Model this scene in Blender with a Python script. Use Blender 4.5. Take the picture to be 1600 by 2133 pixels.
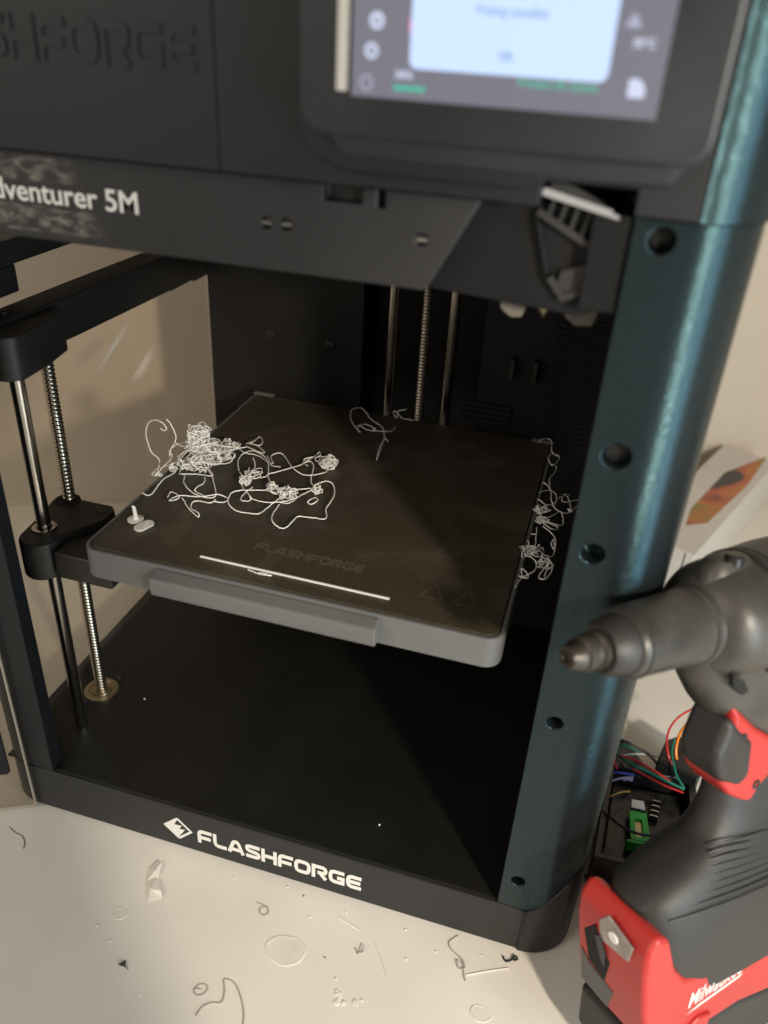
import bpy, bmesh, math, random
from mathutils import Vector, Matrix

# ------------------------------------------------------------------ reset
for o in list(bpy.data.objects):
    bpy.data.objects.remove(o, do_unlink=True)
scene = bpy.context.scene
COL = scene.collection
S = 0.001                      # everything below is written in millimetres
V3 = lambda p: Vector((p[0] * S, p[1] * S, p[2] * S))

# ------------------------------------------------------------------ camera
cam_d = bpy.data.cameras.new('camera')
cam = bpy.data.objects.new('camera', cam_d)
COL.objects.link(cam)
scene.camera = cam
RX = Vector((0.95817, 0.28138, 0.05225))
RY = Vector((0.18842, -0.48279, -0.85522))
RZ = Vector((-0.21542, 0.82930, -0.51562))
rot = Matrix((RX, -RY, -RZ)).transposed()
cam.matrix_world = Matrix.Translation(V3((310.0, -303.8, 475.0))) @ rot.to_4x4()
cam_d.sensor_fit = 'VERTICAL'
cam_d.sensor_height = 24.0
cam_d.lens = 24.0 * 1707.7 / 2133.0
cam_d.clip_start = 0.01
cam_d.clip_end = 50
cam_d.dof.use_dof = True
cam_d.dof.focus_distance = 0.50
cam_d.dof.aperture_fstop = 3.7

# ------------------------------------------------------------------ light
world = bpy.data.worlds.new('World')
scene.world = world
world.use_nodes = True
bg = world.node_tree.nodes['Background']
bg.inputs[0].default_value = (1.0, 0.86, 0.69, 1)
bg.inputs[1].default_value = 0.32

def look(obj, target):
    d = V3(target) - obj.location
    obj.rotation_euler = d.to_track_quat('-Z', 'Y').to_euler()

# key lamp at the front right; its cone edge stands in for a left shadow
ld = bpy.data.lights.new('key_lamp', 'SPOT')
ld.energy = 28.0
ld.color = (1.0, 0.88, 0.71)
ld.shadow_soft_size = 0.028
ld.spot_size = math.radians(84.5)
ld.spot_blend = 0.06
lamp = bpy.data.objects.new('key_lamp', ld)
COL.objects.link(lamp)
lamp.location = V3((770, -540, 560))
look(lamp, (681, 476, 0))

# room light above and behind the photographer
ad = bpy.data.lights.new('room_light', 'AREA')
ad.energy = 7.0
ad.color = (1.0, 0.92, 0.82)
ad.size = 0.7
ceil = bpy.data.objects.new('room_light', ad)
COL.objects.link(ceil)
ceil.location = V3((-700, -1000, 900))
look(ceil, (180, 60, 150))

# cool area light added out of view at the right for the post's sheen
md_ = bpy.data.lights.new('sheen_light', 'AREA')
md_.energy = 3.6
md_.color = (0.70, 0.90, 1.0)
md_.shape = 'RECTANGLE'; md_.size = 0.22; md_.size_y = 0.45
sheen = bpy.data.objects.new('sheen_light', md_)
COL.objects.link(sheen)
sheen.location = V3((900, -400, 300))
look(sheen, (345, 5, 240))

scene.view_settings.view_transform = 'Standard'
scene.view_settings.look = 'None'
scene.view_settings.exposure = 0.0
scene.view_settings.gamma = 1.0
scene.view_settings.use_curve_mapping = False

# ------------------------------------------------------------------ materials
MATS = {}
def mat(name, color, rough=0.5, metal=0.0, noise=None, bump=None, emit=None, spec=0.5,
        coat=0.0, transmission=0.0, var=0.0, var_scale=20.0):
    """procedural material; var = colour variation, bump = (scale, strength)"""
    if name in MATS:
        return MATS[name]
    m = bpy.data.materials.new(name)
    m.use_nodes = True
    nt = m.node_tree
    b = nt.nodes['Principled BSDF']
    b.inputs['Base Color'].default_value = (*color, 1)
    b.inputs['Roughness'].default_value = rough
    b.inputs['Metallic'].default_value = metal
    b.inputs['Specular IOR Level'].default_value = spec
    b.inputs['Coat Weight'].default_value = coat
    tc = nt.nodes.new('ShaderNodeTexCoord')
    if var > 0:
        n = nt.nodes.new('ShaderNodeTexNoise')
        n.inputs['Scale'].default_value = var_scale
        n.inputs['Detail'].default_value = 6
        nt.links.new(tc.outputs['Object'], n.inputs['Vector'])
        r = nt.nodes.new('ShaderNodeValToRGB')
        r.color_ramp.elements[0].position = 0.3
        r.color_ramp.elements[1].position = 0.7
        r.color_ramp.elements[0].color = (*[c * (1 - var) for c in color], 1)
        r.color_ramp.elements[1].color = (*[min(1, c * (1 + var)) for c in color], 1)
        nt.links.new(n.outputs['Fac'], r.inputs['Fac'])
        nt.links.new(r.outputs['Color'], b.inputs['Base Color'])
        mr = nt.nodes.new('ShaderNodeMapRange')
        mr.inputs['To Min'].default_value = max(0.05, rough - 0.10)
        mr.inputs['To Max'].default_value = min(1, rough + 0.10)
        nt.links.new(n.outputs['Fac'], mr.inputs['Value'])
        nt.links.new(mr.outputs['Result'], b.inputs['Roughness'])
    if bump:
        n2 = nt.nodes.new('ShaderNodeTexNoise')
        n2.inputs['Scale'].default_value = bump[0]
        n2.inputs['Detail'].default_value = 3
        nt.links.new(tc.outputs['Object'], n2.inputs['Vector'])
        bp = nt.nodes.new('ShaderNodeBump')
        bp.inputs['Strength'].default_value = bump[1]
        bp.inputs['Distance'].default_value = 0.0003
        nt.links.new(n2.outputs['Fac'], bp.inputs['Height'])
        nt.links.new(bp.outputs['Normal'], b.inputs['Normal'])
    if emit:
        b.inputs['Emission Color'].default_value = (*emit[0], 1)
        b.inputs['Emission Strength'].default_value = emit[1]
    MATS[name] = m
    return m

mat('table_white', (0.76, 0.72, 0.655), 0.36, var=0.045, var_scale=14, bump=(45, 0.12))
mat('wall_paint', (0.60, 0.525, 0.44), 0.85, var=0.04, var_scale=3, bump=(90, 0.15))
mat('black_plastic', (0.015, 0.015, 0.017), 0.48, var=0.15, var_scale=30, bump=(1800, 0.12), spec=0.4)
mat('bar_plastic', (0.022, 0.022, 0.024), 0.50, var=0.10, var_scale=25, bump=(1800, 0.12), spec=0.4)
mat('cover_plastic', (0.0095, 0.011, 0.014), 0.50, var=0.10, var_scale=14, bump=(1200, 0.10), spec=0.4)
mat('floor_black', (0.0095, 0.0092, 0.0088), 0.45, var=0.12, var_scale=22, bump=(1500, 0.12), spec=0.4)
mat('inner_black', (0.009, 0.009, 0.010), 0.55, var=0.2, var_scale=20, spec=0.35)
mat('head_shaded', (0.006, 0.006, 0.007), 0.5, var=0.2, var_scale=40, spec=0.25)  # extra dark: holds the shade over tool head and beam end
mat('arm_black', (0.018, 0.016, 0.014), 0.50, var=0.15, var_scale=40, bump=(1500, 0.1))
mat('bed_grey', (0.125, 0.126, 0.126), 0.55, var=0.05, var_scale=30, bump=(1500, 0.1))
mat('steel', (0.62, 0.58, 0.52), 0.22, 1.0, var=0.08, var_scale=60)
mat('screw_thread', (0.55, 0.49, 0.40), 0.28, 1.0)
mat('brass', (0.42, 0.36, 0.25), 0.35, 1.0, var=0.15, var_scale=80)
mat('filament_white', (0.90, 0.89, 0.87), 0.40)
mat('filament_grey', (0.55, 0.51, 0.45), 0.6)
mat('print_white', (0.80, 0.78, 0.74), 0.6)
mat('screw_black', (0.015, 0.015, 0.016), 0.35)
mat('hole_black', (0.004, 0.004, 0.004), 0.8)
mat('bezel', (0.020, 0.022, 0.027), 0.40, var=0.1, var_scale=30)
mat('duct_grey', (0.15, 0.14, 0.125), 0.5, var=0.1, var_scale=60)
mat('head_grey', (0.026, 0.026, 0.027), 0.45, var=0.1, var_scale=60)
mat('tool_grey', (0.052, 0.048, 0.042), 0.42, 0.15, var=0.40, var_scale=38, bump=(260, 0.35))
mat('tool_black', (0.024, 0.022, 0.021), 0.52, var=0.15, var_scale=40, bump=(900, 0.3))
mat('tool_red', (0.46, 0.030, 0.026), 0.45, var=0.10, var_scale=25, bump=(700, 0.1))
mat('lens_clear', (0.30, 0.26, 0.24), 0.15, 0.3, var=0.4, var_scale=120)
mat('label_dark', (0.05, 0.05, 0.05), 0.4, var=0.3, var_scale=80)
mat('pcb_black', (0.012, 0.013, 0.013), 0.25, var=0.3, var_scale=60)
mat('pcb_green', (0.025, 0.50, 0.075), 0.35, var=0.1, var_scale=60)
mat('box_card', (0.62, 0.59, 0.56), 0.65, var=0.05, var_scale=12)
mat('shard_dark', (0.02, 0.018, 0.02), 0.5)
mat('paper_white', (0.70, 0.66, 0.60), 0.6, var=0.06, var_scale=30)
mat('debris_clear', (0.755, 0.715, 0.65), 0.30, var=0.05, var_scale=60, bump=(300, 0.3))
mat('debris_grey', (0.36, 0.33, 0.29), 0.4)
for n_, c_ in dict(red=(0.55, 0.03, 0.03), green=(0.01, 0.16, 0.11), orange=(0.80, 0.22, 0.01),
                   blue=(0.02, 0.05, 0.28), violet=(0.32, 0.24, 0.42), purple=(0.03, 0.02, 0.08),
                   yellow=(0.55, 0.35, 0.10), white=(0.7, 0.66, 0.6), black=(0.012, 0.012, 0.012)).items():
    mat('wire_' + n_, c_, 0.35)
def emis(name, c, s):
    m = mat(name, (0.02, 0.02, 0.02), 0.25, emit=(c, s))
    return m
emis('screen_back', (0.27, 0.265, 0.33), 0.68)
emis('screen_popup', (0.56, 0.72, 1.0), 1.15)
emis('screen_text', (0.22, 0.34, 0.62), 1.0)
emis('screen_icon', (0.70, 0.76, 0.98), 0.95)
emis('screen_icon_dim', (0.48, 0.50, 0.66), 0.9)
emis('screen_green', (0.10, 0.62, 0.45), 0.8)
emis('screen_pink', (0.9, 0.25, 0.45), 0.8)
emis('led_white', (1.0, 0.96, 0.86), 0.45)

def flake_paint():
    m = bpy.data.materials.new('flake_paint'); m.use_nodes = True
    nt = m.node_tree; b = nt.nodes['Principled BSDF']
    tc = nt.nodes.new('ShaderNodeTexCoord')
    vo = nt.nodes.new('ShaderNodeTexVoronoi'); vo.inputs['Scale'].default_value = 8000
    nt.links.new(tc.outputs['Object'], vo.inputs['Vector'])
    # every flake leans its own way
    sub = nt.nodes.new('ShaderNodeVectorMath'); sub.operation = 'SUBTRACT'
    sub.inputs[1].default_value = (0.5, 0.5, 0.5)
    nt.links.new(vo.outputs['Color'], sub.inputs[0])
    sc = nt.nodes.new('ShaderNodeVectorMath'); sc.operation = 'MULTIPLY'
    sc.inputs[1].default_value = (0.12, 0.12, 1.0)
    nt.links.new(sub.outputs[0], sc.inputs[0])
    geo = nt.nodes.new('ShaderNodeNewGeometry')
    add = nt.nodes.new('ShaderNodeVectorMath'); add.operation = 'ADD'
    nt.links.new(geo.outputs['Normal'], add.inputs[0]); nt.links.new(sc.outputs[0], add.inputs[1])
    nrm = nt.nodes.new('ShaderNodeVectorMath'); nrm.operation = 'NORMALIZE'
    nt.links.new(add.outputs[0], nrm.inputs[0])
    nt.links.new(nrm.outputs[0], b.inputs['Normal'])
    b.inputs['Base Color'].default_value = (0.011, 0.0135, 0.016, 1)
    b.inputs['Metallic'].default_value = 0.1
    b.inputs['Specular IOR Level'].default_value = 0.58
    b.inputs['Specular Tint'].default_value = (0.40, 0.85, 1.0, 1)
    b.inputs['Roughness'].default_value = 0.20
    MATS['flake_paint'] = m
flake_paint()

def plate_mat():
    m = bpy.data.materials.new('plate_texture'); m.use_nodes = True
    nt = m.node_tree; b = nt.nodes['Principled BSDF']
    tc = nt.nodes.new('ShaderNodeTexCoord')
    n = nt.nodes.new('ShaderNodeTexNoise'); n.inputs['Scale'].default_value = 26
    n.inputs['Detail'].default_value = 5; n.inputs['Distortion'].default_value = 0.6
    nt.links.new(tc.outputs['Object'], n.inputs['Vector'])
    r = nt.nodes.new('ShaderNodeValToRGB')
    r.color_ramp.elements[0].position = 0.50; r.color_ramp.elements[0].color = (0.052, 0.042, 0.028, 1)
    r.color_ramp.elements[1].position = 0.78; r.color_ramp.elements[1].color = (0.092, 0.078, 0.058, 1)
    nt.links.new(n.outputs['Fac'], r.inputs['Fac'])
    # sparse pale specks of dried plastic
    v = nt.nodes.new('ShaderNodeTexVoronoi'); v.inputs['Scale'].default_value = 95
    nt.links.new(tc.outputs['Object'], v.inputs['Vector'])
    r2 = nt.nodes.new('ShaderNodeValToRGB')
    r2.color_ramp.elements[0].position = 0.025; r2.color_ramp.elements[0].color = (1, 1, 1, 1)
    r2.color_ramp.elements[1].position = 0.045; r2.color_ramp.elements[1].color = (0, 0, 0, 1)
    nt.links.new(v.outputs['Distance'], r2.inputs['Fac'])
    n3 = nt.nodes.new('ShaderNodeTexNoise'); n3.inputs['Scale'].default_value = 14
    nt.links.new(tc.outputs['Object'], n3.inputs['Vector'])
    gt = nt.nodes.new('ShaderNodeMath'); gt.operation = 'GREATER_THAN'; gt.inputs[1].default_value = 0.60
    nt.links.new(n3.outputs['Fac'], gt.inputs[0])
    mu = nt.nodes.new('ShaderNodeMath'); mu.operation = 'MULTIPLY'
    nt.links.new(r2.outputs['Color'], mu.inputs[0]); nt.links.new(gt.outputs[0], mu.inputs[1])
    mx = nt.nodes.new('ShaderNodeMix'); mx.data_type = 'RGBA'
    mx.inputs['B'].default_value = (0.32, 0.28, 0.2, 1)
    nt.links.new(mu.outputs[0], mx.inputs['Factor']); nt.links.new(r.outputs['Color'], mx.inputs['A'])
    g = nt.nodes.new('ShaderNodeTexNoise'); g.inputs['Scale'].default_value = 900; g.inputs['Detail'].default_value = 2
    nt.links.new(tc.outputs['Object'], g.inputs['Vector'])
    gr = nt.nodes.new('ShaderNodeMapRange'); gr.inputs['From Min'].default_value = 0.3; gr.inputs['From Max'].default_value = 0.7
    gr.inputs['To Min'].default_value = 0.65; gr.inputs['To Max'].default_value = 1.35
    nt.links.new(g.outputs['Fac'], gr.inputs['Value'])
    gm = nt.nodes.new('ShaderNodeVectorMath'); gm.operation = 'SCALE'
    nt.links.new(mx.outputs['Result'], gm.inputs[0]); nt.links.new(gr.outputs['Result'], gm.inputs['Scale'])
    nt.links.new(gm.outputs[0], b.inputs['Base Color'])
    b.inputs['Roughness'].default_value = 0.50
    n2 = nt.nodes.new('ShaderNodeTexNoise'); n2.inputs['Scale'].default_value = 1600
    nt.links.new(tc.outputs['Object'], n2.inputs['Vector'])
    bp = nt.nodes.new('ShaderNodeBump'); bp.inputs['Strength'].default_value = 0.35
    bp.inputs['Distance'].default_value = 0.0003
    nt.links.new(n2.outputs['Fac'], bp.inputs['Height']); nt.links.new(bp.outputs['Normal'], b.inputs['Normal'])
    MATS['plate_texture'] = m
plate_mat()

def clear_panel(name, smudge=True):
    """clear acrylic sheet: see-through, with a surface reflection and greasy smudges"""
    m = bpy.data.materials.new(name); m.use_nodes = True
    nt = m.node_tree
    for n in list(nt.nodes): nt.nodes.remove(n)
    out = nt.nodes.new('ShaderNodeOutputMaterial')
    tr = nt.nodes.new('ShaderNodeBsdfTransparent'); tr.inputs[0].default_value = (0.88, 0.865, 0.84, 1)
    gl = nt.nodes.new('ShaderNodeBsdfGlossy'); gl.inputs['Roughness'].default_value = 0.06
    lw = nt.nodes.new('ShaderNodeLayerWeight'); lw.inputs[0].default_value = 0.5
    pw = nt.nodes.new('ShaderNodeMath'); pw.operation = 'POWER'; pw.inputs[1].default_value = 4.0
    nt.links.new(lw.outputs['Facing'], pw.inputs[0])
    fr = nt.nodes.new('ShaderNodeMath'); fr.operation = 'MULTIPLY_ADD'; fr.inputs[1].default_value = 0.5; fr.inputs[2].default_value = 0.025
    nt.links.new(pw.outputs[0], fr.inputs[0])
    mx = nt.nodes.new('ShaderNodeMixShader')
    nt.links.new(fr.outputs[0], mx.inputs[0]); nt.links.new(tr.outputs[0], mx.inputs[1]); nt.links.new(gl.outputs[0], mx.inputs[2])
    df = nt.nodes.new('ShaderNodeBsdfDiffuse'); df.inputs[0].default_value = (0.8, 0.75, 0.7, 1)
    mx2 = nt.nodes.new('ShaderNodeMixShader')
    tc = nt.nodes.new('ShaderNodeTexCoord')
    no = nt.nodes.new('ShaderNodeTexNoise'); no.inputs['Scale'].default_value = 9
    nt.links.new(tc.outputs['Object'], no.inputs['Vector'])
    mr = nt.nodes.new('ShaderNodeMapRange'); mr.inputs['From Min'].default_value = 0.55
    mr.inputs['From Max'].default_value = 0.85; mr.inputs['To Max'].default_value = 0.06
    nt.links.new(no.outputs['Fac'], mr.inputs['Value'])
    nt.links.new(mr.outputs['Result'], mx2.inputs[0]); nt.links.new(mx.outputs[0], mx2.inputs[1]); nt.links.new(df.outputs[0], mx2.inputs[2])
    nt.links.new(mx2.outputs[0], out.inputs[0])
    MATS[name] = m
clear_panel('acrylic')

def soft_patch(name, color, scale, lo, hi, strength, rough=0.5):
    """translucent film that fades out towards its edges and breaks up in patches"""
    m = bpy.data.materials.new(name); m.use_nodes = True
    nt = m.node_tree; b = nt.nodes['Principled BSDF']
    b.inputs['Base Color'].default_value = (*color, 1); b.inputs['Roughness'].default_value = rough
    tc = nt.nodes.new('ShaderNodeTexCoord')
    mp = nt.nodes.new('ShaderNodeMapping'); mp.inputs['Scale'].default_value = scale
    nt.links.new(tc.outputs['Object'], mp.inputs['Vector'])
    n = nt.nodes.new('ShaderNodeTexNoise'); n.inputs['Scale'].default_value = 1.0
    n.inputs['Detail'].default_value = 9; n.inputs['Distortion'].default_value = 0.25
    nt.links.new(mp.outputs[0], n.inputs['Vector'])
    mr = nt.nodes.new('ShaderNodeMapRange'); mr.interpolation_type = 'SMOOTHSTEP'
    mr.inputs['From Min'].default_value = lo; mr.inputs['From Max'].default_value = hi
    mr.inputs['To Max'].default_value = strength
    nt.links.new(n.outputs['Fac'], mr.inputs['Value'])
    # fall-off from the middle of the patch
    sx = nt.nodes.new('ShaderNodeSeparateXYZ'); nt.links.new(tc.outputs['UV'], sx.inputs[0])
    prev = mr.outputs['Result']
    for ax in ('X', 'Y'):
        s1 = nt.nodes.new('ShaderNodeMath'); s1.operation = 'SUBTRACT'; s1.inputs[1].default_value = 0.5
        nt.links.new(sx.outputs[ax], s1.inputs[0])
        s2 = nt.nodes.new('ShaderNodeMath'); s2.operation = 'ABSOLUTE'; nt.links.new(s1.outputs[0], s2.inputs[0])
        s3 = nt.nodes.new('ShaderNodeMapRange'); s3.interpolation_type = 'SMOOTHSTEP'
        s3.inputs['From Min'].default_value = 0.5; s3.inputs['From Max'].default_value = SOFT[0]
        nt.links.new(s2.outputs[0], s3.inputs['Value'])
        mu = nt.nodes.new('ShaderNodeMath'); mu.operation = 'MULTIPLY'
        nt.links.new(prev, mu.inputs[0]); nt.links.new(s3.outputs['Result'], mu.inputs[1]); prev = mu.outputs[0]
    nt.links.new(prev, b.inputs['Alpha'])
    MATS[name] = m
SOFT = [0.36]
soft_patch('tape_residue', (0.34, 0.31, 0.27), (150, 150, 330), 0.38, 0.72, 0.62)
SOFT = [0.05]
soft_patch('panel_reflection', (0.85, 0.78, 0.70), (10, 10, 10), 0.2, 0.3, 0.6, 0.8)  # pale film standing in for light reflected in the panel

def art_mat():
    m = bpy.data.materials.new('box_art'); m.use_nodes = True
    nt = m.node_tree; b = nt.nodes['Principled BSDF']
    tc = nt.nodes.new('ShaderNodeTexCoord')
    n = nt.nodes.new('ShaderNodeTexNoise'); n.inputs['Scale'].default_value = 16
    n.inputs['Detail'].default_value = 1.5
    nt.links.new(tc.outputs['Object'], n.inputs['Vector'])
    r = nt.nodes.new('ShaderNodeValToRGB')
    e = r.color_ramp.elements
    e[0].position = 0.46; e[0].color = (0.045, 0.040, 0.045, 1)
    e[1].position = 0.50; e[1].color = (0.42, 0.10, 0.05, 1)
    x = e.new(0.56); x.color = (0.50, 0.17, 0.05, 1)
    x = e.new(0.68); x.color = (0.22, 0.20, 0.05, 1)
    nt.links.new(n.outputs['Fac'], r.inputs['Fac']); nt.links.new(r.outputs['Color'], b.inputs['Base Color'])
    b.inputs['Roughness'].default_value = 0.4
    MATS['box_art'] = m
art_mat()

# ------------------------------------------------------------------ mesh helpers (millimetres)
class MB:
    def __init__(self): self.v = []; self.f = []
    def add(self, vs, fs):
        k = len(self.v); self.v += [tuple(p) for p in vs]; self.f += [tuple(i + k for i in f) for f in fs]; return self
    def box(self, x0, x1, y0, y1, z0, z1):
        return self.add([(x0,y0,z0),(x1,y0,z0),(x1,y1,z0),(x0,y1,z0),(x0,y0,z1),(x1,y0,z1),(x1,y1,z1),(x0,y1,z1)],
                        [(0,3,2,1),(4,5,6,7),(0,1,5,4),(1,2,6,5),(2,3,7,6),(3,0,4,7)])
    def prism(self, poly, a, b, axis='z'):
        """extrude a 2D polygon (x,y), (x,z) or (y,z) along the remaining axis"""
        def p3(p, h):
            return {'z': (p[0], p[1], h), 'y': (p[0], h, p[1]), 'x': (h, p[0], p[1])}[axis]
        n = len(poly)
        vs = [p3(p, a) for p in poly] + [p3(p, b) for p in poly]
        fs = [tuple(reversed(range(n))), tuple(range(n, 2*n))] + [(i, (i+1) % n, n + (i+1) % n, n + i) for i in range(n)]
        return self.add(vs, fs)
    def tube(self, pts, r, n=6, cap=True):
        pts = [Vector(p) for p in pts]
        m = len(pts)
        if m < 2: return self
        rr = r if isinstance(r, (list, tuple)) else [r] * m
        t0 = (pts[1] - pts[0]).normalized()
        up = Vector((0, 0, 1)) if abs(t0.z) < 0.9 else Vector((1, 0, 0))
        nrm = t0.cross(up).normalized()
        vs, fs = [], []
        for i in range(m):
            t = (pts[min(i+1, m-1)] - pts[max(i-1, 0)])
            if t.length < 1e-9: t = t0.copy()
            t.normalize()
            nrm = nrm - t * nrm.dot(t)
            if nrm.length < 1e-6: nrm = t.orthogonal()
            nrm.normalize(); bn = t.cross(nrm)
            for j in range(n):
                a = 2 * math.pi * j / n
                vs.append(pts[i] + (nrm * math.cos(a) + bn * math.sin(a)) * rr[i])
        for i in range(m - 1):
            for j in range(n):
                a, b = i*n + j, i*n + (j+1) % n
                fs.append((a, b, b + n, a + n))
        if cap:
            fs.append(tuple(reversed(range(n)))); fs.append(tuple(range((m-1)*n, m*n)))
        return self.add(vs, fs)
    def lathe(self, prof, origin, axis='z', n=32):
        """prof: [(t, r)] along the axis"""
        vs, fs = [], []
        for t, r in prof:
            for j in range(n):
                a = 2*math.pi*j/n; c, s = r*math.cos(a), r*math.sin(a)
                p = {'z': (c, s, t), 'x': (t, c, s), 'y': (s, t, c)}[axis]
                vs.append((p[0]+origin[0], p[1]+origin[1], p[2]+origin[2]))
        m = len(prof)
        for i in range(m-1):
            for j in range(n):
                a, b = i*n+j, i*n+(j+1) % n
                fs.append((a, b, b+n, a+n))
        fs.append(tuple(reversed(range(n)))); fs.append(tuple(range((m-1)*n, m*n)))
        return self.add(vs, fs)
    def loft(self, rings):
        n = len(rings[0]); vs = [p for r in rings for p in r]; fs = []
        for i in range(len(rings)-1):
            for j in range(n):
                a, b = i*n+j, i*n+(j+1) % n
                fs.append((a, b, b+n, a+n))
        fs.append(tuple(reversed(range(n)))); fs.append(tuple(range((len(rings)-1)*n, len(rings)*n)))
        return self.add(vs, fs)
    def build(self, name, m, parent=None, bevel=0, seg=2, smooth=True, cuts=None, kind=None):
        me = bpy.data.meshes.new(name)
        me.from_pydata([V3(p) for p in self.v], [], self.f)
        me.update()
        bm = bmesh.new(); bm.from_mesh(me); bmesh.ops.recalc_face_normals(bm, faces=bm.faces); bm.to_mesh(me); bm.free()
        o = bpy.data.objects.new(name, me); COL.objects.link(o)
        me.materials.append(MATS[m])
        if cuts:
            c = cuts.build('cutter', m)
            md = o.modifiers.new('cut', 'BOOLEAN'); md.operation = 'DIFFERENCE'; md.solver = 'EXACT'; md.object = c
            dg = bpy.context.evaluated_depsgraph_get(); dg.update()
            me2 = bpy.data.meshes.new_from_object(o.evaluated_get(dg))
            o.modifiers.clear(); o.data = me2; me2.name = name
            me2.materials.clear(); me2.materials.append(MATS[m])
            for p in me2.polygons: p.material_index = 0
            bpy.data.objects.remove(c, do_unlink=True)
            me = me2
        finish(o, bevel, seg, smooth)
        if parent is not None: o.parent = parent
        if kind: o['kind'] = kind
        return o

def finish(o, bevel, seg, smooth):
    me = o.data
    if bevel > 0:
        md = o.modifiers.new('bevel', 'BEVEL'); md.width = bevel * S; md.segments = seg
        md.limit_method = 'ANGLE'; md.angle_limit = math.radians(35); md.harden_normals = True
        md.use_clamp_overlap = True
        for p in me.polygons: p.use_smooth = True
    elif smooth:
        for p in me.polygons: p.use_smooth = True
        try:
            me.set_sharp_from_angle(angle=math.radians(40))
        except Exception:
            pass

def tag(o, label=None, cat=None, group=None, kind=None):
    if label: o['label'] = label
    if cat: o['category'] = cat
    if group: o['group'] = group
    if kind: o['kind'] = kind
    return o

def thing(name, label, cat, loc=(0, 0, 0), group=None):
    o = bpy.data.objects.new(name, None); COL.objects.link(o)
    o.empty_display_size = 0.02
    o.location = V3(loc)
    return tag(o, label, cat, group)

def arc(cx, cy, r, a0, a1, n=10):
    return [(cx + r*math.cos(math.radians(a0 + (a1-a0)*i/n)), cy + r*math.sin(math.radians(a0 + (a1-a0)*i/n))) for i in range(n+1)]

def rrect(x0, x1, y0, y1, r, n=6):
    return arc(x1-r, y0+r, r, -90, 0, n) + arc(x1-r, y1-r, r, 0, 90, n) + arc(x0+r, y1-r, r, 90, 180, n) + arc(x0+r, y0+r, r, 180, 270, n)

def smooth_pts(pts, sub=5):
    """Catmull-Rom through the points"""
    P = [Vector(p) for p in pts]
    if len(P) < 3: return P
    out = []
    for i in range(len(P)-1):
        p0, p1, p2, p3 = P[max(i-1, 0)], P[i], P[i+1], P[min(i+2, len(P)-1)]
        for k in range(sub):
            t = k/sub; t2, t3 = t*t, t*t*t
            out.append(0.5*((2*p1) + (-p0+p2)*t + (2*p0-5*p1+4*p2-p3)*t2 + (-p0+3*p1-3*p2+p3)*t3))
    out.append(P[-1])
    return out

# flat lettering ------------------------------------------------------------
def stroke_poly(pts, w, closed=False):
    """2D ribbon with mitred joins -> (verts, faces)"""
    P = [Vector((p[0], p[1])) for p in pts]; n = len(P); L, R_ = [], []
    for i in range(n):
        if closed: a, b = P[i-1], P[(i+1) % n]
        else: a, b = P[max(i-1, 0)], P[min(i+1, n-1)]
        d1 = (P[i]-a); d2 = (b-P[i])
        if d1.length < 1e-9: d1 = d2
        if d2.length < 1e-9: d2 = d1
        d1.normalize(); d2.normalize()
        t = (d1+d2).normalized(); nn = Vector((-t.y, t.x)); c = max(0.5, nn.dot(Vector((-d1.y, d1.x))))
        L.append(P[i]+nn*(w/2/c)); R_.append(P[i]-nn*(w/2/c))
    vs = L + R_; fs = []
    for i in range(n if closed else n-1):
        j = (i+1) % n
        fs.append((i, n+i, n+j, j))
    return vs, fs

GLYPH = {
 'F': (1.12, [[(.13,0),(.13,.66),(.20,.80),(.34,.87),(1.10,.87)], [(.2,.43),(1.0,.43)]]),
 'L': (1.02, [[(.13,1),(.13,.34),(.20,.20),(.34,.13),(1.0,.13)]]),
 'A': (1.24, [[(.10,0),(.40,.72),(.50,.84),(.62,.87),(.74,.84),(.84,.72),(1.14,0)], [(.30,.28),(.95,.28)]]),
 'S': (1.12, [[(1.08,.87),(.32,.87),(.18,.82),(.13,.72),(.17,.60),(.30,.53),(.82,.47),(.96,.40),(1.0,.29),(.95,.18),(.82,.13),(.05,.13)]]),
 'H': (1.14, [[(.13,0),(.13,1)], [(1.01,0),(1.01,1)], [(.2,.5),(.95,.5)]]),
 'O': (1.18, [[(.13,.36),(.20,.20),(.36,.13),(.82,.13),(.98,.20),(1.05,.36),(1.05,.64),(.98,.80),(.82,.87),(.36,.87),(.20,.80),(.13,.64)]]),
 'R': (1.14, [[(.13,0),(.13,.87),(.82,.87),(.95,.81),(1.0,.68),(.95,.52),(.82,.45),(.42,.45)], [(.58,.45),(1.02,.02)]]),
 'G': (1.16, [[(1.10,.87),(.36,.87),(.20,.80),(.13,.64),(.13,.36),(.20,.20),(.36,.13),(1.0,.13),(1.0,.46),(.60,.46)]]),
 'E': (1.08, [[(1.06,.87),(.36,.87),(.20,.80),(.13,.64),(.13,.36),(.20,.20),(.36,.13),(1.06,.13)], [(.2,.5),(1.0,.5)]]),
}
def logo_word(word, w=0.26):
    """list of (verts2d, faces, layer)"""
    x = 0; out = []
    for ch in word:
        adv, strokes = GLYPH[ch]
        for k, s in enumerate(strokes):
            vs, fs = stroke_poly([(p[0]+x, p[1]) for p in s], w, closed=(ch == 'O'))
            out.append((vs, fs, k))
        x += adv + 0.07
    return out, x - 0.07

def put_flat(mb, vs2, fs, o, u, v, nrm, lift):
    o, u, v, nrm = Vector(o), Vector(u), Vector(v), Vector(nrm)
    mb.add([o + u*p[0] + v*p[1] + nrm*lift for p in vs2], fs)

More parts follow.
